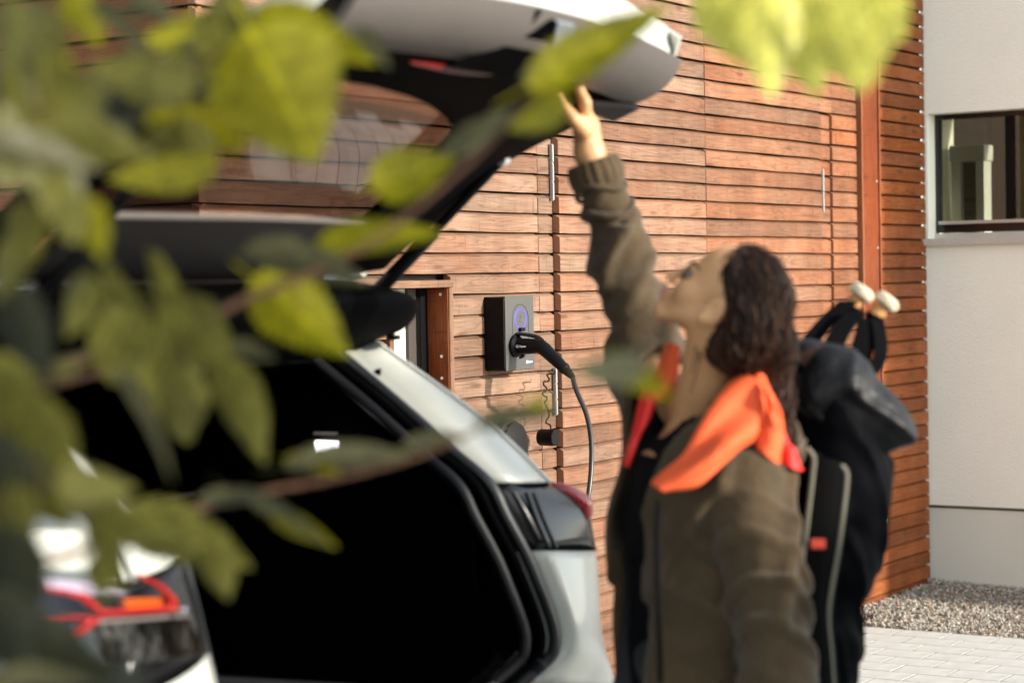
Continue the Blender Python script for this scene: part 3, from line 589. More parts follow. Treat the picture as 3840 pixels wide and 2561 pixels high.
# logo: circle with a small Z, then the name
lz = zB+.022; ls = sR+.036
ringm('logo_circle', ls+.010, lz+.0025, .0052, .0052, .0012, o_f-.0005, o_f+.0004, M_print, chg, 24)
text_on('z', ls+.0126, o_f+.0003, lz+.0002, .010, M_print, chg, name='logo_letter'); text_on('Zaptec', ls+.003, o_f+.0003, lz, .0095, M_print, chg)
# plug: axis measured from the picture
def PW_(x, y, o_): s_, z_ = wallpt(x, y, o_); return W(s_, o_, z_)
def c1(x, y): return ((1780+x/3.92)/1.63333, (1070+y/3.92)/1.63333)
plug = thing('charging_plug', 'black angled charging plug pushed into the wall charger', 'charging plug', PW_(*c1(600, 900), o_f))
pts = [PW_(*c1(600, 900), o_f+.0)]
def S_(x, y, pr): return PW_(*c1(x, y), o_f+pr)
axis = [S_(596, 893, 0), S_(690, 895, .026), S_(800, 898, .055), S_(930, 895, .088), S_(1020, 935, .110), S_(1120, 1030, .136), S_(1230, 1135, .165), S_(1300, 1205, .182)]
ax2 = catmull(axis, 6); rad = np.interp(np.arange(len(ax2)), [0, 6, 12, 18, 24, 30, 36, 42], [.0265, .0265, .0255, .0235, .0235, .0215, .0195, .018])
mb = MB(); mb.tube(ax2, list(rad), 20); o = mb.build('grip', M_black, plug, True)
# inlay panel on the back of the grip (a seam line)
mb = MB(); cs_ = [S_(660, 900, .02), S_(668, 830, .03), S_(700, 800, .036), S_(820, 800, .066), S_(930, 826, .096), S_(1045, 812, .122)]
mb.tube(catmull([q_-fwd*.024 for q_ in cs_], 6), .0009, 6); mb.build('seam', M_dark, plug)
mb = MB(); cs_ = [S_(985, 960, .10), S_(1050, 1010, .118), S_(1190, 1138, .155), S_(1310, 1122, .175)]
mb.tube(catmull([q_-fwd*.022 for q_ in cs_], 6), .0009, 6); mb.build('seam', M_dark, plug)
# lid / hinged cover over the plug, latch tab below
lidA = [S_(625, 700, .000), S_(760, 708, .036), S_(900, 738, .072), S_(1000, 792, .096)]
def lidf(a_, b_):
    q_ = catmull(lidA, 8); t = a_*(len(q_)-1); i = min(int(t), len(q_)-2); p = q_[i]*(1-t+i)+q_[i+1]*(t-i); wd = .021*math.sin(math.pi*min(1, .25+a_*.72))**.6
    return p+w*wd*(-1+2*b_)+np.array([0, 0, -.005*(2*b_-1)**2])
sheet('socket_lid', lidf, 14, 6, .005, M_black, chg)
mb = MB(); mb.box((mid-.012, o_f-.001, zp+.040), (mid+.012, o_f+.012, zp+.052), W); bev(mb.build('lid_hinge', M_black, chg), .002)
mb = MB(); q = S_(590, 890, 0); mb.tube([q-n*.001, q+n*.010, q+n*.018], [.037, .037, .028], 28); mb.build('socket_collar', M_black, chg, True)
mb = MB(); a_ = W(mid-.001, o_f+.004, zp-.030); mb.box((mid-.007, o_f, zp-.046), (mid+.003, o_f+.012, zp-.024), W); mb.box((mid-.001, o_f, zp-.050), (mid+.010, o_f+.008, zp-.043), W); mb.build('latch', M_black, plug)
# cuff and strain relief
d_ = (axis[-1]-axis[-2]); d_ /= np.linalg.norm(d_)
mb = MB(); mb.tube([axis[-1], axis[-1]+d_*.006, axis[-1]+d_*.014], [.0195, .0200, .0170], 20); mb.build('cuff', M_black, plug, True)
for k in range(4):
    q = axis[-1]+d_*(.016+k*.0075); mb = MB(); mb.tube([q, q+d_*.0055], [.0155-.0014*k, .0150-.0014*k], 16); mb.build('strain_relief', M_black, plug, True)
mb = MB(); mb.tube([axis[-1]+d_*.012, axis[-1]+d_*.046], .0095, 12); mb.build('strain_relief', M_black, plug, True)
# name on the plug side (faces the lens, since the plug is seen from the side)
face = axis[2]; side = -w*1.0
pc = S_(690, 893, .028)-w*.0262
ring_c = pc
V = []; seg_ = 24
for i in range(seg_):
    a = 2*math.pi*i/seg_
    for rr_ in (.0042, .0052): V.append(pc+n*(rr_*math.cos(a))+np.array([0, 0, rr_*math.sin(a)])-w*.0004)
o = mesh_obj('logo_circle', V, [(i*2, i*2+1, ((i+1) % seg_)*2+1, ((i+1) % seg_)*2) for i in range(seg_)], M_print, plug, False)
text_on('z', pc-n*.0026-np.array([0, 0, .0026])-w*.0005, 0, 0, .009, M_print, plug, normal=-w, right=n, name='logo_letter')
text_on('Zaptec', pc+n*.0075-np.array([0, 0, .0026])-w*.0004, 0, 0, .0092, M_print, plug, normal=-w, right=n)
# cable down to the car
q0 = axis[-1]+d_*.046
def cD(x, y, o_): return PW_(x, y, o_)
cab = [q0, PW_(1322, 893, .245), PW_(1346, 950, .25), PW_(1357, 1010, .255), PW_(1357, 1080, .26), PW_(1349, 1150, .27), PW_(1335, 1230, .30), PW_(1310, 1330, .36)]
mb = MB(); mb.tube(catmull(cab, 10), .0085, 14); o = mb.build('charging_cable', M_cable, None, True); tag(o, 'grey rubber cable curving down from the plug behind the red lamp', 'cable')
# coiled tether with protective cap
def c2(x, y, o_): return PW_((1800+x*.3509)/1.63333, (1350+y*.3509)/1.63333, o_)
tc_ = [(802, 110), (798, 145), (750, 148), (715, 160), (738, 200), (728, 228), (685, 232), (680, 265), (712, 300), (700, 335), (672, 350), (676, 378), (716, 400), (708, 430), (690, 450), (712, 500), (735, 560), (738, 600), (712, 640), (708, 672), (745, 690), (756, 720), (757, 750)]
pcap = thing('plug_cap', 'black round protective cap hanging on a wavy tether', 'plug cap', c2(690, 830, .06))
mb = MB(); mb.tube(catmull([c2(x, y, .06) for x, y in tc_], 5), .0028, 8); mb.build('tether', M_black, pcap, True)
q = c2(655, 825, .03); mb = MB(); rad_c = .0285
mb.tube([q-n*.004, q, q+n*.048, q+n*.056, q+n*.0562], [rad_c*.93, rad_c, rad_c, rad_c*.95, rad_c*.90], 32); mb.build('cap_body', M_black, pcap, True)
mb = MB(); mb.tube([q+n*.0555, q+n*.0572], [rad_c*.90, rad_c*.88], 32); mb.build('cap_end', M_header, pcap, True)
# cable reel holder
reel = thing('cable_holder', 'round black cable holder with a coiled cable on the wall', 'cable holder', c2(380, 900, .0))
def cc(x, y, o_): return PW_(x, y, o_)
rq = c2(385, 905, .09); mb = MB(); mb.tube([rq-n*.12, rq-n*.008], .045, 24); mb.build('hub', M_black, reel, True)
mb = MB(); mb.tube([rq-n*.006, rq, rq+n*.002], [.072, .073, .070], 40); mb.build('disc', mat('matt_disc', (.012, .010, .010), .6, spec=.15), reel, True)
for k, (rr_, oo, dz) in enumerate(((.085, -.02, -.03), (.097, -.035, -.045), (.090, -.05, -.03), (.108, -.028, -.06), (.080, -.06, -.02))):
    ps = []
    for i in range(49):
        a = 2*math.pi*i/48; ps.append(rq+n*(oo)+w*(rr_*math.cos(a))+np.array([0, 0, dz+rr_*1.25*math.sin(a)]))
    mb = MB(); mb.tube(ps, .0075, 10); mb.build('cable_loop', M_cable, reel, True)
# ------------------------------------------------------------------ car with open tailgate
HEAD = math.atan2(cv[1], cv[0])
car = thing('parked_car', 'white hatchback with its tailgate raised and dark empty boot', 'car', L(0, .5, 0), HEAD-math.pi/2)
def CL(p): return L(p[0], p[1], p[2])
def mir(p): return (-p[0], p[1], p[2])
I_px = [(815, 805, .58), (900, 875, .60), (1000, 960, .60), (1090, 1040, .60), (1168, 1108, .60), (1205, 1180, .61), (1250, 1264, .63), (1277, 1327, .64), (1314, 1427, .66), (1317, 1481, .66), (1300, 1511, .65), (1236, 1568, .60)]
O_px = [(850, 778, .62), (955, 848, .66), (1066, 925, .70), (1172, 1010, .75), (1262, 1106, .80), (1343, 1165, .84), (1367, 1264, .87), (1374, 1340, .87), (1377, 1440, .87), (1386, 1485, .89), (1402, 1532, .91), (1414, 1580, .92)]
Irim = [carU(*p) for p in I_px]; Orim = [carU(*p) for p in O_px]
def dens(lst, m=3): return [np.array(q) for q in catmull(lst, m)]
def quarter(lo, hi, name, m_, sgn, extra=True, cols=8, bulge=.02, push=0.):
    a = dens(Irim[lo:hi+1]); b = dens(Orim[lo:hi+1]); G_ = []
    for p, q in zip(a, b):
        row = []
        if extra: row += [p+np.array([-.030, .055, 0]), p+np.array([-.004, .012, 0])]
        for c_ in range(cols+1):
            t = c_/cols; r__ = p*(1-t)+q*t; r__ = r__+np.array([0, -bulge*math.sin(math.pi*t)**.8-push, 0]); row.append(r__)
        if extra: row += [q+np.array([.004, .03, 0]), q+np.array([.0, .25, 0])]
        G_.append(row)
    nr, nc = len(G_), len(G_[0]); V = [CL(p) if sgn > 0 else CL(mir(p)) for r__ in G_ for p in r__]
    F = [(i*nc+j, i*nc+j+1, (i+1)*nc+j+1, (i+1)*nc+j) for i in range(nr-1) for j in range(nc-1)]
    o = mesh_obj(name, V, F, m_, car); recalc(o); so = o.modifiers.new('solid', 'SOLIDIFY'); so.thickness = .004; so.offset = 0
    return o
for sg in (1, -1):
    quarter(0, 4, 'pillar', M_paint, sg); quarter(6, 11, 'quarter_panel', M_paint, sg)
    lamp = quarter(4, 6, 'tail_lamp_housing', M_blackgl, sg, cols=8, bulge=.006)
# drip channel line and a step on the visible pillar
for sg in (1, -1):
    f_ = (lambda p: CL(p)) if sg > 0 else (lambda p: CL(mir(p)))
    a = dens(Irim[0:5]); b = dens(Orim[0:5])
    mb = MB(); mb.tube([f_(p*.22+q*.78+np.array([0, -.020, 0])) for p, q in zip(a, b)], .005, 8); mb.build('roof_channel', M_paint, car, True)
    mb = MB(); mb.tube([f_(p*.12+q*.88+np.array([0, -.012, 0])) for p, q in zip(a, b)], .0035, 8); mb.build('roof_channel', M_rubber, car, True)
    a = dens(Irim, 4)
    for (du, dv, rr_, m_) in ((-.030, .030, .0125, M_rubber), (-.052, .050, .009, M_dark), (-.078, .075, .012, mat('pillar_trim', (.006, .0065, .0075), .5, spec=.2))):
        path = [f_(p+np.array([du, dv, 0])) for p in a]
        mb = MB(); mb.tube(path, rr_, 10); mb.build('door_seal' if m_ is M_rubber else 'trim_edge', m_, car, True)
# bump stop on the pillar
mb = MB(); q = L(*carU(845, 855, .60))
mb.tube([q-cv*.022, q-cv*.034], [.012, .010], 14); mb.build('bump_stop', M_black, car, True)
mb = MB(); a0 = [L(*carU(x, y, .6))-cv*.013 for x, y in ((822, 812), (850, 838), (862, 862), (846, 866), (815, 835))]; V = a0+[p-cv*-.02 for p in a0]
mb = MB(); mb.add(V, [tuple(range(5)), tuple(range(9, 4, -1))]+[(i, (i+1) % 5, 5+(i+1) % 5, 5+i) for i in range(5)]); mb.build('recess', M_dark, car)
# right lamp: red lens edge and clear strip
def Upt(x, y, u, dv=0): p = carU(x, y, u); return L(p[0], p[1]+dv, p[2])
mb = MB(); path = [Upt(1262, 1112, .80, -.004), Upt(1300, 1130, .82, -.004), Upt(1332, 1156, .84, -.004), Upt(1338, 1185, .85, -.004)]
mb.tube(catmull(path, 6), list(np.interp(range(19), [0, 4, 12, 18], [.006, .014, .022, .018])), 12); mb.build('tail_lamp', M_red, car, True)
mb = MB(); path = [Upt(1338, 1192, .85), Upt(1338, 1215, .86), Upt(1350, 1240, .87), Upt(1360, 1258, .87)]
mb.tube(catmull(path, 6), .0085, 12); mb.build('lamp_edge', mat('clear_lens', (.62, .60, .62), .08, coat=1), car, True)
for x_ in (1215, 1232):
    mb = MB(); mb.tube([Upt(x_-20, 1130, .62, -.012), Upt(x_, 1190, .63, -.014), Upt(x_+32, 1258, .65, -.012)], .005, 8); mb.build('housing_rib', M_rubber, car, True)
mb = MB(); mb.tube([L(*(Irim[6]*(1-t)+Orim[6]*t+np.array([0, -.02*math.sin(math.pi*t), .004]))) for t in np.linspace(0, 1, 9)], .003, 6); mb.build('panel_gap', M_dark, car, True)
# left lamp, placed on the plane of the rear
def Vpt(x, y, v):
    r = ray(x, y); k = ((R0 @ cv)+v)/(r @ cv); return CAM+r*k
def plate(name, px, v, m_, th=.012, par=None, b_=.002):
    a0 = [Vpt(x, y, v) for x, y in px]; N_ = len(a0); V = a0+[p+cv*th for p in a0]
    mb = MB(); mb.add(V, [tuple(range(N_)), tuple(range(2*N_-1, N_-1, -1))]+[(i, (i+1) % N_, N_+(i+1) % N_, N_+i) for i in range(N_)])
    return bev(mb.build(name, m_, par or car), b_)
tl = plate('tail_lamp', [(111, 1357), (155, 1364), (191, 1377), (240, 1414), (382, 1404), (413, 1393), (402, 1368), (380, 1343), (325, 1316), (322, 1325), (372, 1350), (392, 1372), (395, 1388), (300, 1397), (252, 1398), (240, 1400), (200, 1362), (150, 1352), (111, 1347)], -.035, M_red)
plate('lens_branch', [(212, 1415), (243, 1415), (190, 1456), (172, 1456)], -.034, M_red, par=tl); plate('lens_branch', [(110, 1408), (205, 1413), (205, 1420), (110, 1420)], -.030, M_red, par=tl)
plate('amber_lens', [(284, 1374), (408, 1370), (408, 1402), (297, 1409)], -.020, M_amber, par=tl)
plate('lens_reflection', [(103, 1328), (196, 1334), (302, 1364), (201, 1370), (111, 1352)], -.026, mat('lilac_reflection', (.34, .30, .38), .15, coat=1), par=tl)  # lilac reflection along the lamp top, put into the plate's colour
mb = MB(); q = Vpt(427, 1401, -.05); mb.tube([q+cv*.01, q, q-cv*.004], [.007, .007, .004], 14); mb.build('reflector_bowl', M_chrome, tl, True)
cr = plate('lamp_lower_reflector', [(206, 1432), (387, 1418), (433, 1416), (452, 1450), (478, 1503), (310, 1522), (245, 1522), (219, 1473)], -.02, M_mottle, .03)
plate('lamp_bezel', [(206, 1424), (433, 1409), (436, 1416), (206, 1434)], -.028, mat('bezel', (.16, .13, .12), .4), .01)
plate('side_pillar_panel', [(34, 1217), (188, 1217), (214, 1308), (83, 1308)], .02, M_paint, .02)
# black rear roof edge with rounded ends
sec = [(.75, 1.505), (.55, 1.512), (.36, 1.512), (.27, 1.500), (.232, 1.482), (.236, 1.455), (.262, 1.418), (.30, 1.398), (.36, 1.385), (.42, 1.350), (.62, 1.335), (.75, 1.34)]
us = np.concatenate([[-.74, -.735, -.71, -.67, -.6, -.5], np.linspace(-.4, .4, 9), [.5, .6, .67, .71, .735, .74]]); V = []
for u in us:
    e_ = max(0, (abs(u)-.50)/.24); sh_ = math.sqrt(max(0, 1-min(e_, 1)**2.2))*.94+.06
    for (v, z) in sec: V.append(L(u, .55+(v-.55)*(.35+.65*sh_), 1.45+(z-1.45)*sh_-.02*max(0, (abs(u)-.3)/.4)**2))
K = len(sec); F = [(i*K+j, i*K+(j+1) % K, (i+1)*K+(j+1) % K, (i+1)*K+j) for i in range(len(us)-1) for j in range(K)]+[tuple(range(K))[::-1], tuple((len(us)-1)*K+j for j in range(K))]
o = mesh_obj('roof_edge', V, F, M_dark, car); recalc(o); sd2 = o.modifiers.new('sub', 'SUBSURF'); sd2.levels = 1; sd2.render_levels = 1
mb = MB(); q = Upt(905, 768, .6); mb.tube([q, q-np.array([0, 0, .012])], .014, 12); mb.build('buffer', M_black, car, True)
for sg in (1, -1):
    mb = MB(); mb.tube(catmull([L(.60*sg, .45, 1.475), L(.61*sg, .7, 1.50), L(.62*sg, 1.2, 1.515), L(.62*sg, 1.9, 1.51), L(.60*sg, 2.2, 1.47)], 6), .011, 10); mb.build('roof_rail', M_chrome, car, True)
# boot interior
BF = .665
mb = MB()
for lo, hi in (((-.60, .10, BF-.03), (.60, 1.35, BF)),): mb.box(lo, hi, L)
mb.build('boot_floor', M_carpet, car)
mb = MB(); mb.box((-.64, .12, BF), (-.57, 1.35, 1.05), L); mb.box((.57, .12, BF), (.64, 1.35, 1.05), L)
mb.box((-.62, .50, 1.05), (-.585, 1.35, 1.40), L); mb.box((.585, .50, 1.05), (.62, 1.35, 1.40), L); mb.box((-.62, .45, 1.34), (.62, 2.1, 1.37), L); mb.build('boot_lining', M_dark, car)
mb = MB(); mb.box((-.58, 1.30, BF), (.58, 1.40, 1.28), L); bev(mb.build('rear_seatback', M_dark, car), .03, 3)
for u0 in (-.36, .36, 0):
    mb = MB(); mb.box((u0-.13, 1.30, 1.26), (u0+.13, 1.38, 1.36), L); bev(mb.build('headrest', M_dark, car), .03, 3)
for sg in (1, -1):     # closed inner side of the boot
    out = [(q_[1]+.06, q_[2]) for q_ in Irim]+[(.1, .60), (2.3, .60), (2.3, 1.46), (.5, 1.46)]
    V = [L(sg*.612, v, z) for v, z in out]+[L(sg*.625, v, z) for v, z in out]; N_ = len(out)
    o = mesh_obj('side_lining', V, [tuple(range(N_)), tuple(range(2*N_-1, N_-1, -1))]+[(i, (i+1) % N_, N_+(i+1) % N_, N_+i) for i in range(N_)], M_dark, car, False); recalc(o)
mb = MB(); mb.box((-.6, 2.28, .6), (.6, 2.3, 1.46), L); mb.build('cabin_shade', M_dark, car)
# luggage cover line
mb = MB(); mb.tube([L(-.56, .75, 1.06), L(.56, .75, 1.06)], .006, 10); mb.build('luggage_cover', M_header, car, True)
lp = L(*carU(750, 1028, .555)); mb = MB()
ax_ = [(-.040, -.004, -.022), (.040, .012, .022)]
def lampf(a, b, c_): return lp+rgt*a*.62+fwd*b+np.array([0, 0, c_*.62])
mb.box((-.040, .0, -.026), (.040, .012, .026), lampf); bev(mb.build('boot_lamp', M_lamp, car), .004, 3)
mb = MB(); mb.box((-.044, .0, .045), (.036, .01, .053), lampf); mb.build('lamp_reflection', mat('reflection_strip', (.35, .28, .26), .4), car)  # dim reflection above the boot lamp, put in as a pale strip
# sill trim at the bottom edge of the opening
sill = [Irim[10]+np.array([-.03, .03, -.0]), Irim[11]+np.array([-.02, .03, 0]), np.array([.40, .0, .668]), np.array([0, -.035, .662]), np.array([-.40, .0, .668])]
for (dv, dz, rr_, m_) in ((.0, .0, .014, M_rubber), (.045, .004, .020, M_greytrim), (.09, .0, .018, M_header)):
    mb = MB(); mb.tube(catmull([L(p[0]-(.0 if k else .02), p[1]+dv, p[2]+dz) for k, p in enumerate(sill)], 6), rr_, 10); mb.build('sill_trim', m_, car, True)
# painted bumper below the opening
def bump(a, b):
    u = -.92+1.84*a; e_ = (abs(u)/.92)**4; z = .655-.40*b; v = -.07-.07*math.sin(math.pi*min(1, b*1.3+.12))+.20*e_ + .03*(1-b)
    return L(u, v, z)
sheet('bumper', bump, 28, 10, .006, M_paint, car)
mb = MB(); mb.box((-.26, -.152, .36), (.26, -.145, .47), L); bev(mb.build('number_plate', M_white, car), .002)
# side skins, roof, bonnet, glass, wheels (mostly hidden behind the rear)
def side(sg):
    def f(a, b):
        v = .20+3.95*a; zt = 1.02-.10*max(0, a-.55)/.45; z = .28+(zt-.28)*b; u = .90-.035*b**3-.03*(1-b)**3-.16*max(0, (a-.86)/.14)**2-.04*max(0, (.1-a)/.1)
        return L(sg*u, v, z)
    return f
for sg in (1, -1):
    sheet('side_panel', side(sg), 24, 8, .006, M_paint, car)
    def gl_(a, b, sg=sg):
        v = .55+2.2*a; return L(sg*(.855-.22*b), v+(.1*b if a < .5 else -.75*b*((a-.5)*2)), 1.02+.44*b)
    sheet('side_window', gl_, 14, 6, .006, M_blackgl, car)
    mb = MB(); mb.box((-.02, 0, 0), (.08, .17, .12), lambda x, y, z: L(sg*(.90+x), 2.55+y, 1.02+z)); bev(mb.build('door_mirror', M_paint, car), .03, 3)
    for vv in (.72, 3.38):
        wq = L(sg*.80, vv, .33); ax0 = cu*sg
        mb = MB(); ang = np.linspace(0, 2*math.pi, 41)[:-1]; prof = [(.21, -.10), (.31, -.11), (.335, -.08), (.335, .08), (.31, .11), (.21, .10)]
        V = [wq+cv*(r_*math.cos(a))+np.array([0, 0, r_*math.sin(a)])+ax0*(o_+.0) for a in ang for (r_, o_) in prof]
        F = [(i*6+j, i*6+(j+1) % 6, ((i+1) % 40)*6+(j+1) % 6, ((i+1) % 40)*6+j) for i in range(40) for j in range(6)]
        o = mesh_obj('wheel', V, F, M_tyre, car); recalc(o)
        mb = MB(); mb.tube([wq+ax0*.06, wq+ax0*.085], [.215, .21], 32)
        for k in range(5):
            a = k*2*math.pi/5; d0 = cv*math.cos(a)+np.array([0, 0, math.sin(a)]); mb.tube([wq+ax0*.09+d0*.03, wq+ax0*.10+d0*.2], [.03, .02], 8)
        o2 = mb.build('rim', M_rim, None, True); o2.parent = o
sheet('roof', lambda a, b: L(-.60+1.2*a, .62+1.75*b, 1.42+.035*math.sin(math.pi*a)-.03*b*b), 10, 8, .01, M_paint, car)
sheet('windscreen', lambda a, b: L((-.60+1.2*a)*(1+.12*b), 2.37+.75*b, 1.47-.43*b), 8, 5, .006, M_blackgl, car)
sheet('bonnet', lambda a, b: L((-.76+1.52*a)*(1-.08*b*b), 3.08+1.12*b, 1.035-.10*b-.20*b**6+.02*math.sin(math.pi*a)), 10, 10, .008, M_paint, car)
sheet('front_bumper', lambda a, b: L((-.88+1.76*a), 4.15+.09*math.sin(math.pi*b)-.22*abs(2*a-1)**5, .25+.55*b), 16, 6, .008, M_paint, car)
for sg in (1, -1):
    mb = MB(); q = L(sg*.62, 4.18, .74); mb.tube([q, q+cv*.04], [.09, .07], 16); mb.build('headlight', M_chrome, car, True)
# tailgate
HPv = [.335, .33, .20, .05, -.10, -.25, -.33, -.37]; HPz = [1.505, 1.54, 1.64, 1.75, 1.82, 1.88, 1.93, 1.985]
_d = np.concatenate([[0], np.cumsum(np.hypot(np.diff(HPv), np.diff(HPz)))]); _d /= _d[-1]
def s_of_v(v): return float(np.interp(-v, [-x for x in HPv], _d))
_sp = catmull([np.array([v, z]) for v, z in zip(HPv, HPz)], 6); _sp = np.array(_sp); _sd = np.concatenate([[0], np.cumsum(np.hypot(*np.diff(_sp, axis=0).T))]); _sd /= _sd[-1]
def H(u, s, off=0):
    if u < 0: u = u*1.14
    v = np.interp(s, _sd, _sp[:, 0]); z = np.interp(s, _sd, _sp[:, 1]); e_ = .01
    dv_ = np.interp(s+e_, _sd, _sp[:, 0])-np.interp(s-e_, _sd, _sp[:, 0]); dz_ = np.interp(s+e_, _sd, _sp[:, 1])-np.interp(s-e_, _sd, _sp[:, 1]); l_ = math.hypot(dv_, dz_)+1e-9
    nv, nz = dz_/l_, -dv_/l_                     # towards the outside (up and forward)
    return L(u, v+nv*off+.10*u*u*s, z+nz*off-.02*(u/.6)**2*s)
HW = .63
def edgeu(s): return .605+.035*s-.05*max(0, (s-.88)/.12)**2
sheet('tailgate_skin', lambda a, b: H((-1+2*a)*(edgeu(s_of_v(-.13)+(1-s_of_v(-.13))*b)+.012), s_of_v(-.13)+(1-s_of_v(-.13))*b, .050-.02*abs(-1+2*a)**6+.0*b), 24, 20, .010, M_paint, car)
# painted return flange around the free end
def flange(a, b):
    t = -1+2*a; return H(t*(edgeu(1)+.012-.015*b), .94+.06*(1-b), .050*(1-b)**1.0-.004+.004*b+.0)
sheet('tailgate_flange', flange, 24, 4, .010, M_paint, car)
for sg in (1, -1):
    sheet('tailgate_edge', lambda a, b, sg=sg: H(sg*(edgeu(.50+.50*a)+.012-.02*b), .50+.50*a, .045*(1-b)), 16, 4, .008, M_paint, car)
    sheet('tailgate_edge', lambda a, b, sg=sg: H(sg*(edgeu(.50*a)+.010-.012*b), .03+.47*a, .040*(1-b)), 12, 3, .006, M_black, car)
gv = [.33, .20, .10, .04, 0, -.03, -.06, -.09, -.115, -.14, -.16, -.245]; gu = [.31, .31, .31, .29, .26, .21, .11, -.02, -.17, -.46, -.58, -.60]
gs = [s_of_v(v) for v in gv]
def fr_(a, b):
    s = gs[0]+(gs[-1]-gs[0])*a; g = float(np.interp(s, gs, gu)); return H(g+(edgeu(s)-.006-g)*b, s, .0-.012*math.sin(math.pi*b))
sheet('window_frame', fr_, 40, 16, .014, M_dark, car)
sheet('window_frame', lambda a, b: H(-.62+.07*b, .02+.80*a, 0), 16, 3, .014, M_dark, car)
sheet('rear_glass', lambda a, b: H(-.60+1.0*a, .18+.62*b, .022), 10, 10, .004, G_hatch, car)
sheet('header_trim', lambda a, b: H(-.56+.88*a, -.0+.22*b, -.010-.02*math.sin(math.pi*b)-.01*math.sin(math.pi*a)), 14, 8, .016, M_header, car)
mb = MB(); mb.tube([H(-.54+.80*t, .222, -.022) for t in np.linspace(0, 1, 12)], .006, 8); mb.build('header_bead', M_greytrim, car, True)
sG = s_of_v(-.245)
def gt(a, b): u = -.60+1.205*a; return H(u, sG+(.955-sG)*b-.01*(1-b)*(u+.0), -.012-.010*math.sin(math.pi*b))
sheet('lower_trim', gt, 24, 8, .014, M_greytrim, car)
sheet('corner_trim', lambda a, b: H(.38+.235*a, sG-.06+.07*b*(.3+a*.7), -.028), 8, 4, .01, M_header, car)
mb = MB(); mb.tube([H(-.30+.27*t, s_of_v(-.222), -.018-.004*math.sin(math.pi*t)) for t in np.linspace(0, 1, 10)], list(.0065*np.sin(np.pi*np.linspace(.12, .9, 10))), 8); mb.build('reflector', M_redd, car, True)
# grab handle pocket
mb = MB(); pk = [H(-.10, .93, -.03), H(-.02, .935, -.03), H(.06, sG-.01, -.045), H(.10, sG+.0, -.03), H(.12, sG, -.03), H(-.20, sG-.01, -.03)]
mb.add([H(-.085, .945, -.026), H(-.02, .945, -.026), H(.115, sG+.005, -.028), H(.075, sG+.0, -.030), H(-.085, .945, -.034), H(-.02, .945, -.034), H(.115, sG+.005, -.040), H(.075, sG, -.042)], [(0, 1, 2, 3), (7, 6, 5, 4), (0, 4, 5, 1), (1, 5, 6, 2), (2, 6, 7, 3), (3, 7, 4, 0)]); mb.build('grab_handle', mat('satin_grey', (.22, .25, .28), .4), car)
mb = MB(); mb.add([H(-.09, .945, -.024), H(.07, sG, -.026), H(-.22, sG, -.026), H(-.09, .945, -.034), H(.07, sG, -.038), H(-.22, sG, -.038)], [(0, 1, 2), (5, 4, 3), (0, 3, 4, 1), (1, 4, 5, 2), (2, 5, 3, 0)]); mb.build('handle_recess', M_dark, car)
for u0 in (-.115, .155):
    mb = MB(); mb.tube([H(u0-.03, .955, -.026), H(u0, sG+.03, -.028)], .004, 6); mb.build('trim_groove', M_header, car)
for (px, st, c_) in (((330, 5), .6, M_red),):
    pass
sheet('tailgate_lamp', lambda a, b: H(-.668+.05*b, .70+.09*a, .02), 6, 4, .02, M_amber, car)
# gas struts
for sg in (1, -1):
    p0 = L(.575*sg, .045, 1.745); p1 = L(.575*sg, .44, 1.39); d_ = (p1-p0)
    mb = MB(); mb.tube([p0, p0+d_*.42], .010, 12); mb.tube([p0+d_*.40, p1], .0155, 14); mb.build('gas_strut', M_black, car, True)
    mb = MB(); mb.tube([p0-cu*.012, p0+cu*.012], .013, 10); mb.build('strut_mount', M_alu, car, True)
    mb = MB(); mb.tube(catmull([L(.50*sg, .33, 1.53), L(.50*sg, .42, 1.50), L(.50*sg, .55, 1.49)], 5), .016, 10); mb.build('hinge', M_paint, car, True)
# dark reflections on rear glass: headrest beyond

# ------------------------------------------------------------------ person
per = thing('person', 'person in olive jacket with orange collar reaching up to the raised tailgate', 'person', (P(1600, 1200, 3.73)[0], P(1600, 1200, 3.73)[1], 0))
psi, th = math.radians(12), math.radians(43)
hd = np.array([-math.cos(psi), math.sin(psi), 0]); Sh = np.array([-hd[1], hd[0], 0]); Zu = np.array([0, 0, 1.])
Fh = math.cos(th)*hd+math.sin(th)*Zu; Uh = -math.sin(th)*hd+math.cos(th)*Zu
HS = .87; HO = P(1575, 628, 3.60)-HS*(.085*Fh+.030*Sh+.006*Uh); HR = np.array([Fh, Sh, Uh])          # local X fwd, Y left (towards lens), Z up
def hloc(p): return (p-HO) @ HR.T/HS
def hw(x, y, z): return HO+HS*(x*Fh+y*Sh+z*Uh)
Nb = P(1600, 985, 3.74)
Rs, Re, Rw = P(1478, 790, 3.93), P(1428, 575, 3.97), P(1353, 352, 3.96)
Ls, Le, Lw = P(1712, 1120, 3.56), P(1768, 1385, 3.50), P(1800, 1650, 3.44)
fb = np.array([-.95, -.32, 0]); fb /= np.linalg.norm(fb); lb = np.array([-fb[1], fb[0], 0])
tc = P(1600, 1200, 3.73)
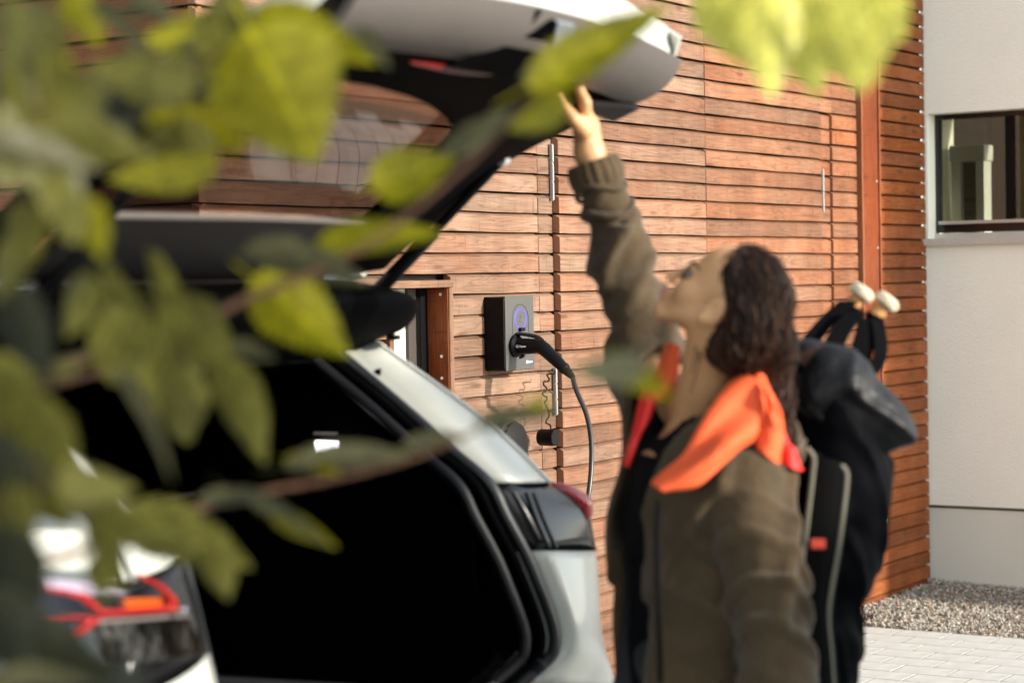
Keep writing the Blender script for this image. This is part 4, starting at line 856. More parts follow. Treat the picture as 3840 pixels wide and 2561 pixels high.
def head_sdf(p):
    q = hloc(p)
    d = ell(q, (-.006, 0, .045), (.090, .072, .083))
    d = smin(d, ell(q, (.040, 0, -.012), (.048, .054, .070)), .02)
    d = smin(d, cap(q, (.0, .047, -.032), (.070, .012, -.084), .013, .013), .018); d = smin(d, cap(q, (.0, -.046, -.028), (.070, -.012, -.082), .016, .015), .022)
    d = smin(d, ell(q, (.076, 0, -.080), (.017, .018, .015)), .014)
    for s_ in (1, -1):
        d = smin(d, cap(q, (.080, s_*.030, .024), (.086, s_*.006, .020), .008), .012)          # brow
        d = smin(d, ell(q, (.060, s_*.034, -.018), (.022, .018, .020)), .02)                 # cheek
        d = smax(d, -ell(q, (.094, s_*.030, .006), (.016, .015, .010)), .008)                 # socket
        d = smin(d, ell(q, (.100, s_*.0095, -.026), (.008, .007, .006)), .005)                 # nostril wing
    d = smin(d, cap(q, (.084, 0, .020), (.106, 0, -.018), .0065, .0085), .010)                 # nose
    d = smin(d, ell(q, (.108, 0, -.022), (.008, .008, .0075)), .006)
    d = smin(d, ell(q, (.090, 0, -.046), (.012, .019, .0055)), .006); d = smin(d, ell(q, (.088, 0, -.056), (.011, .016, .006)), .006)   # lips
    d = smax(d, -cap(q, (.104, -.02, -.051), (.104, .02, -.051), .0022), .004)
    for s_ in (1, -1):                                                                      # ears
        e_ = ell(q, (-.008, s_*.074, -.008), (.020, .010, .034)); e_ = smax(e_, -ell(q, (-.003, s_*.085, -.004), (.011, .008, .020)), .003)
        e_ = smin(e_, ell(q, (.004, s_*.075, -.034), (.009, .007, .010)), .006); d = smin(d, e_, .006)
    nk = cap(p, hw(-.030, 0, -.035), Nb, .046, .050); d = smin(d, nk, .030)
    d = smin(d, cap(p, hw(.004, .035, -.05), Nb+fb*.035+lb*.01, .011, .011), .018)             # neck tendon
    d = smin(d, ell(p, Nb+np.array([0, 0, -.07])+fb*.02, (.09, .12, .06)), .05)                # upper chest
    d = smin(d, cap(p, Nb+fb*.06+np.array([0, 0, -.035]), Nb+fb*.03+lb*.11+np.array([0, 0, -.03]), .011), .02)
    return d
V1, F1 = snets(head_sdf, HO-.26, HO+.20, .0042)
F1 = F1[(F1 >= 0).all(1)]
hand_pts = dict(wrist=Rw, palm=P(1342, 262, 3.965), kn=P(1345, 222, 3.97))
fingdirs = []
def hand_sdf(p):
    d = cap(p, Re, Rw, .033, .0265); d = smin(d, ell(p, (Re*.55+Rw*.45), (.033, .033, .075)), .02)
    d = smin(d, cap(p, Rw, P(1345, 290, 3.965), .0255, .026), .015)
    for k in range(4):                                                                       # knuckles spread in depth (index finger nearest)
        dd = 3.925+.021*k; ln = (.9, 1.0, .96, .78)[k]
        K0 = P(1344-2*k, 232+4*abs(k-1), dd); K1 = P(1344-20*ln, 232-42*ln+3*k, dd+.004); K2 = P(1344-50*ln, 232-52*ln+4*k, dd+.006); K3 = P(1344-66*ln, 232-34*ln+4*k, dd+.008)
        d = smin(d, cap(p, P(1346, 292, 3.945+.012*k), K0, .0125, .0112), .010)
        f_ = np.minimum(np.minimum(cap(p, K0, K1, .0100, .0090), cap(p, K1, K2, .0090, .0083)), cap(p, K2, K3, .0083, .0070))
        d = smin(d, f_, .004)
    T0, T1, T2, T3 = P(1340, 300, 3.935), P(1316, 272, 3.915), P(1294, 242, 3.915), P(1282, 212, 3.925)
    t_ = np.minimum(np.minimum(cap(p, T0, T1, .0165, .0125), cap(p, T1, T2, .0120, .0102)), cap(p, T2, T3, .0100, .0078))
    return smin(d, t_, .010)
V2, F2 = snets(hand_sdf, Re*.5+Rw*.5-np.array([.14, .09, .05]), P(1330, 170, 3.97)+np.array([.12, .10, .03]), .0034); F2 = F2[(F2 >= 0).all(1)]
hipL, hipR = np.array([tc[0], tc[1], .82])+lb*.09, np.array([tc[0], tc[1], .82])-lb*.09
kL, kR = hipL+fb*.03+np.array([0, 0, -.40]), hipR+fb*.06+np.array([0, 0, -.40]); aL, aR = hipL+fb*.0+lb*.02+np.array([0, 0, -.74]), hipR+fb*.05-lb*.03+np.array([0, 0, -.74])
LHn = P(1800, 1740, 3.43)
def body_sdf(p):
    d = cap(p, Nb+np.array([0, 0, -.12]), np.array([tc[0], tc[1], .90]), .062, .085)
    d = smin(d, cap(p, Rs+np.array([0, 0, -.02]), Ls, .045), .05); d = smin(d, cap(p, Rs, Re, .044, .033), .03); d = smin(d, cap(p, Ls, Le, .046, .038), .03); d = smin(d, cap(p, Le, Lw, .038, .026), .02)
    d = smin(d, cap(p, Lw, LHn, .026, .024), .01)
    for h_, k_, a_ in ((hipL, kL, aL), (hipR, kR, aR)): d = smin(d, cap(p, h_, k_, .085, .055), .04); d = smin(d, cap(p, k_, a_, .055, .038), .02); d = smin(d, cap(p, a_, a_+fb*.14+np.array([0, 0, -.04]), .035, .03), .02)
    return d
V3, F3 = snets(body_sdf, np.array([tc[0]-.35, tc[1]-.45, -.02]), np.array([tc[0]+.32, tc[1]+.42, 1.55]), .014); F3 = F3[(F3 >= 0).all(1)]
# left hand fingers hang below the cuff
def lh_sdf(p):
    d = cap(p, Lw, P(1803, 1720, 3.43), .026, .027)
    for k in range(4):
        o_ = fb*(.026-.017*k); b0 = P(1803, 1735, 3.43)+o_; d = smin(d, cap(p, P(1803, 1720, 3.43)+o_*.8, b0+np.array([0, 0, -.02]), .012, .010), .008)
        d = smin(d, np.minimum(cap(p, b0+np.array([0, 0, -.02]), b0+np.array([0, 0, -.052])+lb*-.01, .0095, .0085), cap(p, b0+np.array([0, 0, -.052])+lb*-.01, b0+np.array([0, 0, -.078+.004*k])+lb*-.026, .0085, .007)), .003)
    return smin(d, cap(p, P(1795, 1722, 3.43)+fb*.03, P(1795, 1765, 3.43)+fb*.045, .012, .008), .01)
V4, F4 = snets(lh_sdf, P(1803, 1735, 3.43)-.14, P(1803, 1700, 3.43)+.10, .0042); F4 = F4[(F4 >= 0).all(1)]
off = np.cumsum([0, len(V1), len(V2), len(V3)]); body = mesh_obj('body', np.vstack([V1, V2, V3, V4]), np.vstack([F1, F2+off[1], F3+off[2], F4+off[3]]), M_skin, per)
# face details
for s_ in (1, -1):
    mb = MB(); c0 = hw(.0765, s_*.0305, .0055); 
    u8 = [(math.cos(a)*math.cos(b), math.sin(a)*math.cos(b), math.sin(b)) for b in np.linspace(-1.5, 1.5, 9) for a in np.linspace(0, 2*math.pi, 15)[:-1]]
    V = [c0+.0122*(x*Fh+y*Sh+z*Uh) for x, y, z in u8]; F = [(i*14+j, i*14+(j+1) % 14, (i+1)*14+(j+1) % 14, (i+1)*14+j) for i in range(8) for j in range(14)]
    eye = mesh_obj('eye', V, F, M_eyew, body)
    g_ = (Fh*.88+Sh*.30); g_ /= np.linalg.norm(g_); mb = MB(); mb.tube([c0+g_*.0090, c0+g_*.0124, c0+g_*.0129], [.0086, .0078, .004], 16); mb.build('iris', M_iris, body, True)
    pts_ = [hw(.0905+.0*t, s_*(.018+.024*t), .0125+.003*math.sin(math.pi*t)-.010*t*t)+(-Fh*.014*t*t) for t in np.linspace(0, 1, 8)]
    mb = MB(); mb.tube(pts_, [.0016, .0028, .0036, .004, .004, .0036, .0026, .001], 6); mb.build('eyelash', M_hair, body, True)
    pts_ = [hw(.0925, s_*(.012+.034*t), .026+.006*math.sin(math.pi*.7*t))-Fh*.022*t*t for t in np.linspace(0, 1, 8)]
    mb = MB(); mb.tube(pts_, [.0014, .0024, .003, .003, .0028, .0022, .0016, .0008], 6); mb.build('eyebrow', M_hair, body, True)
def lips(p): q = hloc(p); return np.minimum(ell(q, (.0915, 0, -.0462), (.0122, .0185, .0045)), ell(q, (.0892, 0, -.0565), (.0115, .0150, .0052)))
sdf_obj('lips', lips, hw(.09, 0, -.05)-.035, hw(.09, 0, -.05)+.035, .0018, M_lip, body)
# hair
def fold(p, k, amp, ph=0.): return amp*np.sin(k*(p @ np.array([.62, .35, .70]))+ph+1.7*np.sin(.43*k*(p @ np.array([-.5, .8, .33]))))*np.sin(.6*k*(p @ np.array([.3, -.6, .74]))+ph*2)
def hair_sdf(p):
    q = hloc(p)
    d = ell(q, (-.018, 0, .050), (.095, .083, .090)); d = smin(d, ell(q, (-.062, 0, .005), (.072, .080, .085)), .04)
    # hairline: keep what lies behind a tilted plane; temples and sideburn stay
    hl = q[..., 0]-.048-.25*np.maximum(q[..., 2]-.06, -.05)-.1*np.abs(q[..., 1]); face = smax(hl, -(q[..., 2]-.30), .01)
    tz = np.clip((q[..., 2]+.012)/.070, 0, 1); tz = tz*tz*(3-2*tz)
    d = smax(d, q[..., 0]-(-.040+.078*tz+.25*np.maximum(q[..., 2]-.058, 0)-.12*np.abs(q[..., 1])), .008)
    d = smax(d, -ell(q, (-.004, .088, -.012), (.026, .034, .040)), .008)                        # ear stays free
    d = smin(d, cap(p, hw(-.082, .005, -.01), P(1752, 790, 3.66), .060, .050), .03)
    d = smin(d, cap(p, P(1752, 790, 3.66), P(1768, 905, 3.66), .048, .034), .03)
    d = smin(d, cap(p, P(1768, 905, 3.65), P(1786, 1000, 3.60), .032, .022), .02); d = smin(d, cap(p, P(1786, 1000, 3.60), P(1792, 1070, 3.60), .021, .012), .02)
    lines = q[..., 2]*2.2+q[..., 0]*1.0
    return d + .0011*np.sin(210*(q @ np.array([.35, .6, .72]))+3*np.sin(40*q[..., 0])) + fold(p, 60, .003)
hair = sdf_obj('hair', hair_sdf, HO-np.array([.22, .20, .40]), HO+np.array([.28, .20, .22]), .0048, M_hair, per)
hv = np.array([v.co[:] for v in hair.data.vertices]); hn = np.array([v.normal[:] for v in hair.data.vertices])
mbs = [MB(), MB()]; tgt = P(1780, 960, 3.62)
hv = hv[::3]; hn = hn[::3]
for i in range(1500):
    j = random.randrange(len(hv)); p0 = hv[j]; pts_ = [p0+hn[j]*.001]; dvec = tgt-p0; curl = random.uniform(0, .010); ph_ = random.uniform(0, 6); st = random.uniform(.010, .018)
    for k in range(random.randint(5, 9)):
        c_ = pts_[-1]; dirn = tgt-c_; dirn = dirn/(np.linalg.norm(dirn)+1e-6); i2 = int(np.argmin(((hv-c_)**2).sum(1))); nn_ = hn[i2]; dirn = dirn-nn_*(dirn @ nn_); dirn /= np.linalg.norm(dirn)+1e-6
        nx = c_+dirn*st+curl*np.array([math.sin(ph_+k*1.3), math.cos(ph_+k), math.sin(ph_*2+k*1.1)]); i3 = int(np.argmin(((hv-nx)**2).sum(1))); nx = nx*.35+.65*(hv[i3]+hn[i3]*random.uniform(.0005, .007)); pts_.append(nx)
    mbs[i % 4 == 0].tube(pts_, [.0010]*(len(pts_)-1)+[.0004], 4, caps=False)
for k in range(60):    # loose curls round the outline at the back
    a = random.uniform(0, 1); p0 = P(1795+22*math.sin(a*5)-25*a, 640+330*a, 3.66+random.uniform(-.04, .04)); pts_ = [p0]
    ph_ = random.uniform(0, 6)
    for q_ in range(8): pts_.append(pts_[-1]+np.array([.005*math.cos(ph_+q_*1.2)+.0005, .004*math.sin(ph_+q_), -.006+.003*math.sin(ph_+q_*1.5)]))
    mbs[1].tube(pts_, .0013, 4, caps=False)
for pth in ([(1598, 735), (1605, 790), (1600, 850), (1585, 900)], [(1592, 700), (1590, 760), (1596, 800), (1588, 860)], [(1600, 720), (1612, 775), (1606, 830)]):
    mbs[0].tube(catmull([P(x, y, 3.60) for x, y in pth], 4), .0009, 5)
h1 = mbs[0].build('hair_strands', M_hair, hair, True); h1['kind'] = 'stuff'; h2 = mbs[1].build('hair_strands', M_hair2, hair, True); h2['kind'] = 'stuff'
# jacket: one open shell
hemc = np.array([tc[0]+.01, tc[1], .56])
def outer(p):
    sq = p-tc; lat = sq @ lb; q = p-lb*(np.clip(lat, -.06, .06))[..., None]
    d = cap(q, tc+np.array([0, 0, -.02]), hemc, .128, .158)
    d = smin(d, ell(p, tc+np.array([0, 0, .04])+fb*.0, (.140, .185, .17)), .05)
    d = smin(d, cap(p, Rs+np.array([.015, 0, -.05]), Ls+np.array([-.02, .02, .0]), .070, .066), .06)
    d = smin(d, cap(p, tc+np.array([0, 0, .0])+fb*-.02, Rs+np.array([.0, -.0, -.03]), .10, .058), .06)
    a1 = cap(p, Rs, Re, .058, .046); a2 = cap(p, Re, Rw+(Re-Rw)*.05, .048, .043); d = smin(d, smin(a1, a2, .02), .03)
    b1 = cap(p, Ls, Le, .070, .060); b2 = cap(p, Le, Lw, .060, .050); d = smin(d, smin(b1, b2, .02), .008)
    d = smin(d, cap(p, P(1800, 1035, 3.66), P(1735, 1000, 3.62), .042, .036), .03)                # hood roll
    # cloth folds, strongest round the elbows and along the sleeves
    t1 = np.exp(-((np.linalg.norm(p-Le, axis=-1))/.16)**2); ax1 = (Lw-Ls)/np.linalg.norm(Lw-Ls); s1 = (p-Ls) @ ax1
    d = d-.018*t1*np.maximum(0, np.sin(72*s1+38*((p-Ls) @ fb)+2*np.sin(30*p[..., 1])))**1.5
    ax2_ = (Rw-Rs)/np.linalg.norm(Rw-Rs); s2 = (p-Rs) @ ax2_; t2 = np.exp(-((np.linalg.norm(p-(Re*.85+Rs*.15), axis=-1))/.14)**2)
    d = d-.014*t2*np.maximum(0, np.sin(58*s2-45*(p[..., 0])+1.5*np.sin(25*p[..., 1])))**1.5
    cuffc = Rw+(Re-Rw)*.22; tcuf = np.exp(-(((p-cuffc) @ ax2_)/.050)**2)*(np.linalg.norm(p-cuffc, axis=-1) < .12)
    d = d-.0055*tcuf*np.sin(95*s2+.8+12*p[..., 0])
    t3 = np.clip((1.15-p[..., 2])/.3, 0, 1); d = d-.009*t3*np.sin(36*((p-tc) @ lb)+9*((p-tc) @ fb)+2.2*np.sin(9*p[..., 2]))
    # long drag folds from shoulder to hem, creases at the armpit
    wq = p @ np.array([.35, -.2, .25]); d = d-.016*np.maximum(0, np.sin(44*((p-Ls) @ fb)+17*(p[..., 2])+3*np.sin(7*wq+1)))**3*(p[..., 2] < 1.6)
    t4 = np.exp(-((np.linalg.norm(p-(Rs*.6+Re*.4), axis=-1))/.13)**2); d = d-.009*t4*np.maximum(0, np.sin(70*s2+25*p[..., 1]+2.5))**2
    return d+fold(p, 34, .0045)
def openv(p, l0, l1):
    r_ = p-tc; f_ = r_ @ fb; l_ = r_ @ lb; z_ = r_[..., 2]; top = np.clip((z_-.02)/.16, 0, 1)
    return np.maximum(np.maximum(-(f_-.01), (l0-.035*top)-l_), l_-(l1+.02*top))
def neckhole(p): return np.minimum(cap(p, Nb+np.array([0, 0, -.05])+fb*.02, Nb+np.array([0, 0, .16]), .082, .10), cap(p, Nb+fb*.05+np.array([0, 0, -.10]), Nb+fb*.10+np.array([0, 0, .06]), .045, .08))
def cutend(p):
    ax = (Rw-Re)/np.linalg.norm(Rw-Re); e1 = (p-(Rw-ax*.018)) @ ax; e1 = np.where(np.linalg.norm(p-Rw, axis=-1) < .25, e1, -1)
    ay = (Lw-Le)/np.linalg.norm(Lw-Le); e2 = (p-(Lw+ay*.02)) @ ay; e2 = np.where(np.linalg.norm(p-Lw, axis=-1) < .12, e2, -1); return np.maximum(np.maximum(e1, e2), hemc[2]+.03-p[..., 2])
_cache = {}
def jacket(p):
    o_ = outer(p); d = np.maximum(o_, -(o_+.018)); d = np.maximum(d, -openv(p, -.105, .085)); d = np.maximum(d, -neckhole(p)); return np.maximum(d, cutend(p))
jl, jh = np.array([tc[0]-.30, tc[1]-.42, .55]), np.array([tc[0]+.28, tc[1]+.42, 1.84])
sdf_obj('jacket', jacket, jl, jh, .0065, M_olive, per)
def lining(p):
    o_ = outer(p)+.019; d = np.maximum(o_, -(o_+.007)); d = np.maximum(d, -openv(p, -.033, .074)); d = np.maximum(d, -(neckhole(p)+.008)); d = np.maximum(d, cutend(p)+.02); d = np.maximum(d, -((p-tc) @ lb)+.02); d = np.maximum(d, p[..., 2]-1.02+.0); return np.maximum(d, (p-tc) @ fb*-1+.02)
sdf_obj('jacket_lining', lining, jl, np.array([tc[0]+.1, tc[1]+.42, 1.36]), .0065, M_redl, per)
def shirt(p):
    o_ = outer(p)+.034; nk = cap(p, Nb+fb*.012+np.array([0, 0, -.012]), Nb+fb*.05+np.array([0, 0, .2]), .060, .11); o_ = np.maximum(o_, -nk); e_ = np.linalg.norm((p-tc)*np.array([1, 1, .0]), axis=-1)-.26; return np.maximum(np.maximum(o_, e_), cutend(p)+.03)
sdf_obj('shirt', shirt, jl, np.array([jh[0], jh[1], 1.36]), .008, M_shirt, per)
def trousers(p):
    d = cap(p, hipL, kL, .098, .072); d = smin(d, cap(p, kL, aL, .072, .055), .02); e_ = cap(p, hipR, kR, .098, .072); e_ = smin(e_, cap(p, kR, aR, .072, .055), .02); d = smin(d, e_, .02)
    d = smin(d, cap(p, hipL, hipR, .11), .04); return d+fold(p, 40, .004)
sdf_obj('trousers', trousers, np.array([tc[0]-.28, tc[1]-.3, .05]), np.array([tc[0]+.25, tc[1]+.3, .98]), .010, M_trous, per)
for a_ in (aL, aR):
    def boot(p, a_=a_): return smax(smin(cap(p, a_+np.array([0, 0, .04]), a_+np.array([0, 0, -.03]), .055, .048), cap(p, a_+fb*-.02+np.array([0, 0, -.04]), a_+fb*.17+np.array([0, 0, -.05]), .045, .040), .02), .003-p[..., 2], .004)
    sdf_obj('boot', boot, a_-np.array([.28, .18, .1]), a_+np.array([.15, .15, .12]), .009, mat('brown_boot', (.07, .04, .02), .6), per)
axc = (Rw-Re)/np.linalg.norm(Rw-Re); e1_ = np.cross(axc, Zu); e1_ /= np.linalg.norm(e1_); e2_ = np.cross(axc, e1_)
def cuff(a, b):
    t = 2*math.pi*a; rad_ = .0445+.006*math.sin(math.pi*b)+.0015*math.sin(t*17); return Rw-axc*(.016+.050*b)+rad_*(math.cos(t)*e1_+math.sin(t)*e2_)
sheet('cuff', cuff, 96, 8, .004, M_olive, per)
mb = MB()
for k_, (dd_, rr2) in enumerate(((.070, .0475), (.115, .050))):
    mb.tube([Rw-axc*(dd_+.012*math.sin(t*2+k_))+rr2*(math.cos(t)*e1_+math.sin(t)*e2_) for t in np.linspace(0, 5.2, 30)], list(.006*np.sin(np.linspace(.2, 3.0, 30))+.001), 8)
mb.build('sleeve_fold', M_olive, per, True)
# orange collar: thick folded sheets
def patch(rowsL, rowsR, dl, dr, ripple=.006, k=3):
    A = [P(x, y, d) for (x, y), d in zip(rowsL, dl)]; B = [P(x, y, d) for (x, y), d in zip(rowsR, dr)]; A = catmull(A, 6); B = catmull(B, 6); n_ = len(A)-1
    def f(a, b):
        t = a*n_; i = min(int(t), n_-1); r = t-i; p = A[i]*(1-r)+A[i+1]*r; q = B[i]*(1-r)+B[i+1]*r; m_ = p*(1-b)+q*b
        return m_-fwd*(.028*math.sin(math.pi*b)**.7+ripple*math.sin(b*k*math.pi+a*4)*math.sin(math.pi*min(1, a*1.1)))+Zu*(.004*math.sin(a*9+b*3))
    return f
sheet('orange_collar', patch([(1706, 858), (1660, 905), (1610, 970), (1570, 1040), (1530, 1085), (1497, 1114)], [(1762, 900), (1765, 975), (1700, 1030), (1650, 1080), (1600, 1108), (1530, 1118)], [3.60, 3.585, 3.55, 3.52, 3.50, 3.49], [3.60, 3.56, 3.49, 3.46, 3.455, 3.465], .013, 3), 40, 16, .008, M_orange, per)
sheet('orange_collar', patch([(1725, 858), (1745, 910), (1750, 970), (1740, 1030)], [(1755, 872), (1782, 930), (1795, 1000), (1795, 1072)], [3.61, 3.56, 3.535, 3.53], [3.63, 3.60, 3.58, 3.57], .014, 4), 24, 12, .008, M_orange, per)
sheet('orange_collar', patch([(1780, 985), (1785, 1020), (1790, 1060)], [(1800, 1000), (1822, 1035), (1842, 1078)], [3.58, 3.565, 3.56], [3.60, 3.58, 3.57], .004, 3), 12, 8, .006, M_redl, per)
sheet('orange_collar', patch([(1532, 790), (1512, 850), (1492, 885), (1474, 905)], [(1558, 800), (1552, 860), (1535, 900), (1512, 915)], [3.80, 3.78, 3.77, 3.76], [3.76, 3.74, 3.73, 3.72], .003, 2), 16, 8, .007, M_orange, per)
sheet('jacket_lining', patch([(1474, 905), (1460, 960), (1443, 1020), (1432, 1065)], [(1506, 915), (1484, 970), (1462, 1020), (1440, 1065)], [3.745, 3.72, 3.70, 3.68], [3.72, 3.70, 3.68, 3.67], .002, 2), 12, 4, .005, M_redl, per)
# zip line down the near edge of the jacket
mb = MB(); mb.tube(catmull([P(1512, 1150, 3.50), P(1508, 1250, 3.485), P(1512, 1400, 3.475), P(1516, 1568, 3.465)], 6), .0045, 8); mb.build('zip', M_shirt, per, True)
mb = MB(); mb.box((-.035, -.006, -.045), (.035, .006, .045), lambda x, y, z: Ls*.45+Le*.55+np.array([-.02, -.062, 0])*0+fwd*-.060+rgt*x+fwd*y+Zu*z)
# ------------------------------------------------------------------ backpack and poles
bp = thing('backpack', 'large black rolltop rucksack with grey piping on the back of the person', 'backpack', P(1880, 1560, 3.75))
def lex(p, c_, hw_): l_ = (p-c_) @ lb; return p-lb*np.clip(l_, -hw_, hw_)[..., None]
def lid(p):
    c0 = P(1940, 930, 3.80); q = lex(p, c0, .07); d = cap(q, P(1868, 868, 3.80), P(1988, 966, 3.80), .050, .041); d = smin(d, cap(q, P(1850, 850, 3.8), P(1900, 960, 3.8), .045, .06), .05)
    d = d-.010*np.maximum(0, np.sin(40*((p-c0) @ np.array([.2, .1, -.95]))+10*((p-c0) @ np.array([.8, .2, 0]))+8*p[..., 1]))**2; d = d-.008*np.maximum(0, np.sin(75*((p-c0) @ np.array([.7, .1, .3]))+2*np.sin(30*p[..., 2])))**4; return d+fold(p, 45, .007)
sdf_obj('lid', lid, P(1940, 930, 3.80)-.27, P(1940, 930, 3.80)+.27, .0075, M_packtop, bp)
def packb(p):
    c0 = P(1900, 1150, 3.80); q = lex(p, c0, .075); d = cap(q, P(1868, 960, 3.8), P(1895, 1110, 3.8), .058, .070); d = smin(d, cap(q, P(1900, 1110, 3.8), P(1885, 1260, 3.8), .072, .060), .04)
    d = smin(d, cap(q, P(1890, 1260, 3.8), P(1862, 1440, 3.8), .058, .042), .04); d = smin(d, cap(q, P(1868, 1440, 3.8), P(1872, 1600, 3.8), .046, .042), .04)
    d = d-.010*np.maximum(0, np.sin(34*((p-c0) @ np.array([.5, .1, .8]))+9*np.sin(6*p[..., 1]+5*p[..., 0])))**4; return d+fold(p, 40, .007)+fold(p, 95, .0022, 1.)
sdf_obj('pack_body', packb, P(1885, 1290, 3.80)-np.array([.22, .24, .36]), P(1885, 1290, 3.80)+np.array([.22, .24, .40]), .0085, M_pack, bp)
def band(name, ptsL, ptsR, d0, d1, m_, th_=.012, parent=bp, bulge=.0):
    A = catmull([P(x, y, d0) for x, y in ptsL], 6); B = catmull([P(x, y, d1) for x, y in ptsR], 6); n_ = len(A)-1
    def f(a, b):
        t = a*n_; i = min(int(t), n_-1); r = t-i; p = A[i]*(1-r)+A[i+1]*r; q = B[i]*(1-r)+B[i+1]*r; return p*(1-b)+q*b-fwd*bulge*math.sin(math.pi*b)
    return sheet(name, f, n_, 6, th_, m_, parent)
band('padded_strap', [(1862, 1035), (1866, 1080), (1852, 1200), (1840, 1330), (1852, 1480), (1862, 1600)], [(1936, 1072), (1942, 1110), (1925, 1250), (1902, 1400), (1908, 1500), (1915, 1600)], 3.615, 3.635, M_mesh, .022, bp, .018)
for pts_, d_ in (([(1852, 1028), (1868, 1050), (1866, 1085), (1853, 1200), (1840, 1330), (1852, 1480), (1862, 1600)], 3.600), ([(1925, 1066), (1940, 1078), (1943, 1110), (1926, 1250), (1902, 1400), (1908, 1500), (1915, 1600)], 3.612)):
    mb = MB(); mb.tube(catmull([P(x, y, d_) for x, y in pts_], 8), .0042, 8); mb.build('piping', M_pipe, bp, True)
mb = MB(); mb.tube(catmull([P(1800, 1050, 3.60), P(1828, 1030, 3.6), P(1850, 1008, 3.6)], 5), .0035, 8); mb.build('piping', M_pipe, bp, True)
mb = MB(); mb.tube(catmull([P(1793, 930, 3.62), P(1798, 985, 3.61), P(1790, 1040, 3.6)], 5), .005, 8); mb.build('piping', M_pipe, bp, True)
pq = P(1878, 1248, 3.594); mb = MB(); mb.box((-.0125, -.002, -.0085), (.0125, .002, .0085), lambda x, y, z: pq+rgt*x+fwd*y+Zu*z); bev(mb.build('red_patch', mat('patch_red', (.6, .06, .03), .7), bp), .003, 3)
band('haul_strap', [(1800, 800), (1830, 850), (1900, 930), (1985, 1030)], [(1812, 792), (1845, 842), (1915, 922), (2000, 1022)], 3.705, 3.70, M_pack, .006)
band('hip_belt', [(1806, 1040), (1800, 1120), (1790, 1250), (1830, 1400)], [(1858, 1040), (1856, 1150), (1842, 1290), (1846, 1420)], 3.70, 3.66, M_dark, .02, bp, .01)
def pole(kx, ky, nx, ny, lx, ly, d, lab):
    t = thing('walking_pole', lab, 'walking pole', P(lx, ly, d), group='walking poles standing in the rucksack')
    k0, n0, e0 = P(kx, ky, d), P(nx, ny, d), P(lx, ly, d+.02); ax = (k0-n0)/np.linalg.norm(k0-n0)
    mb = MB(); mb.tube([k0-ax*.012, k0-ax*.008, k0-ax*.001, k0+ax*.006, k0+ax*.010, k0+ax*.011], [.016, .0225, .0245, .0235, .017, .006], 24); mb.build('knob', M_knob, t, True)
    mb = MB(); mb.tube([k0-ax*.010, k0-ax*.022, n0-ax*.004], [.0125, .0150, .0155], 18); mb.build('cork_collar', M_cork, t, True)
    mb = MB(); mb.tube(catmull([n0, n0*.8+e0*.2, e0], 5), [.018]*3+[.017]*3+[.014]*5, 16); mb.build('grip', M_pack, t, True)
    mb = MB(); mb.tube([e0, e0+(e0-n0)*.0+np.array([-.02, .02, -.62])], .008, 10); mb.build('shaft', M_alu, t, True); return t
tA = pole(1979, 671, 1958, 700, 1893, 850, 3.90, 'walking pole with pale round knob, the left one in the rucksack')
tB = pole(2037, 692, 2012, 722, 1945, 860, 3.93, 'walking pole with pale round knob, the right one in the rucksack')
def strap3(pts_, d_, par, wd=8):
    A = [(x-wd, y) for x, y in pts_]; B = [(x+wd, y+2) for x, y in pts_]; band('wrist_strap', A, B, d_, d_+.006, M_pack, .004, par)
strap3([(1950, 690), (1905, 730), (1870, 770), (1850, 800), (1842, 835)], 3.87, tA, 22); strap3([(1965, 715), (1930, 760), (1905, 810), (1880, 850)], 3.86, tA, 24)
strap3([(2015, 735), (2022, 780), (2020, 820), (2000, 855), (1985, 850)], 3.90, tB, 15); strap3([(2000, 730), (1985, 780), (1970, 840)], 3.90, tB, 26)

# ------------------------------------------------------------------ foreground shrub and overhanging twig (near the lens, out of focus)
def leaf_mesh(kind, seedv):
    """unit leaf, x from base to tip (length 1), z up; curled and toothed"""
    rr = random.Random(seedv); nl, nw = 26, 8; G_ = []; droop = rr.uniform(.10, .30); cup = rr.uniform(.05, .18); tw_ = rr.uniform(-.25, .25)
    V = []; F = []
    if kind == 'oval':
        for i in range(nl+1):
            t = i/nl; wd = .36*math.sin(math.pi*min(1, t**.75))**.8*(1-.25*t)+.002; tooth = 1+rr.uniform(.03, .13)*((i % 2)*2-1)
            for j in range(nw+1):
                s_ = -1+2*j/nw; y = s_*wd*(tooth if abs(s_) == 1 else 1); z = cup*abs(s_)**1.5*wd*2-droop*t*t+.004*math.sin(t*22+abs(s_)*5)+tw_*s_*wd*t; V.append((t, y, z))
        F = [(i*(nw+1)+j, (i+1)*(nw+1)+j, (i+1)*(nw+1)+j+1, i*(nw+1)+j+1) for i in range(nl) for j in range(nw)]
    else:                                  # lobed leaf, radial rings round the stalk end
        nr, na = 7, 60
        for i in range(nr+1):
            for j in range(na+1):
                a = math.radians(-165+330*j/na); lobe = .52+.26*abs(math.cos(2.15*a))**1.3+.22*math.exp(-(a/.35)**2)+.10*math.exp(-((abs(a)-1.15)/.3)**2); lobe += .025*math.sin(a*37)
                r = lobe*(i/nr)*.8; x, y = .12+r*math.cos(a), r*math.sin(a); V.append((x, y, -droop*1.4*r*r+.04*math.sin(6*a)*(i/nr)**2+cup*.5*abs(y)))
        F = [(i*(na+1)+j, (i+1)*(na+1)+j, (i+1)*(na+1)+j+1, i*(na+1)+j+1) for i in range(nr) for j in range(na)]
    # stalk
    me = bpy.data.meshes.new('leaf'); b_ = len(V); V += [(0, -.008, 0), (0, .008, 0), (-.22, .006, .02), (-.22, -.006, .02)]; F.append((b_, b_+1, b_+2, b_+3))
    me.from_pydata(V, [], F); me.polygons.foreach_set('use_smooth', [True]*len(me.polygons)); me.update(); return me
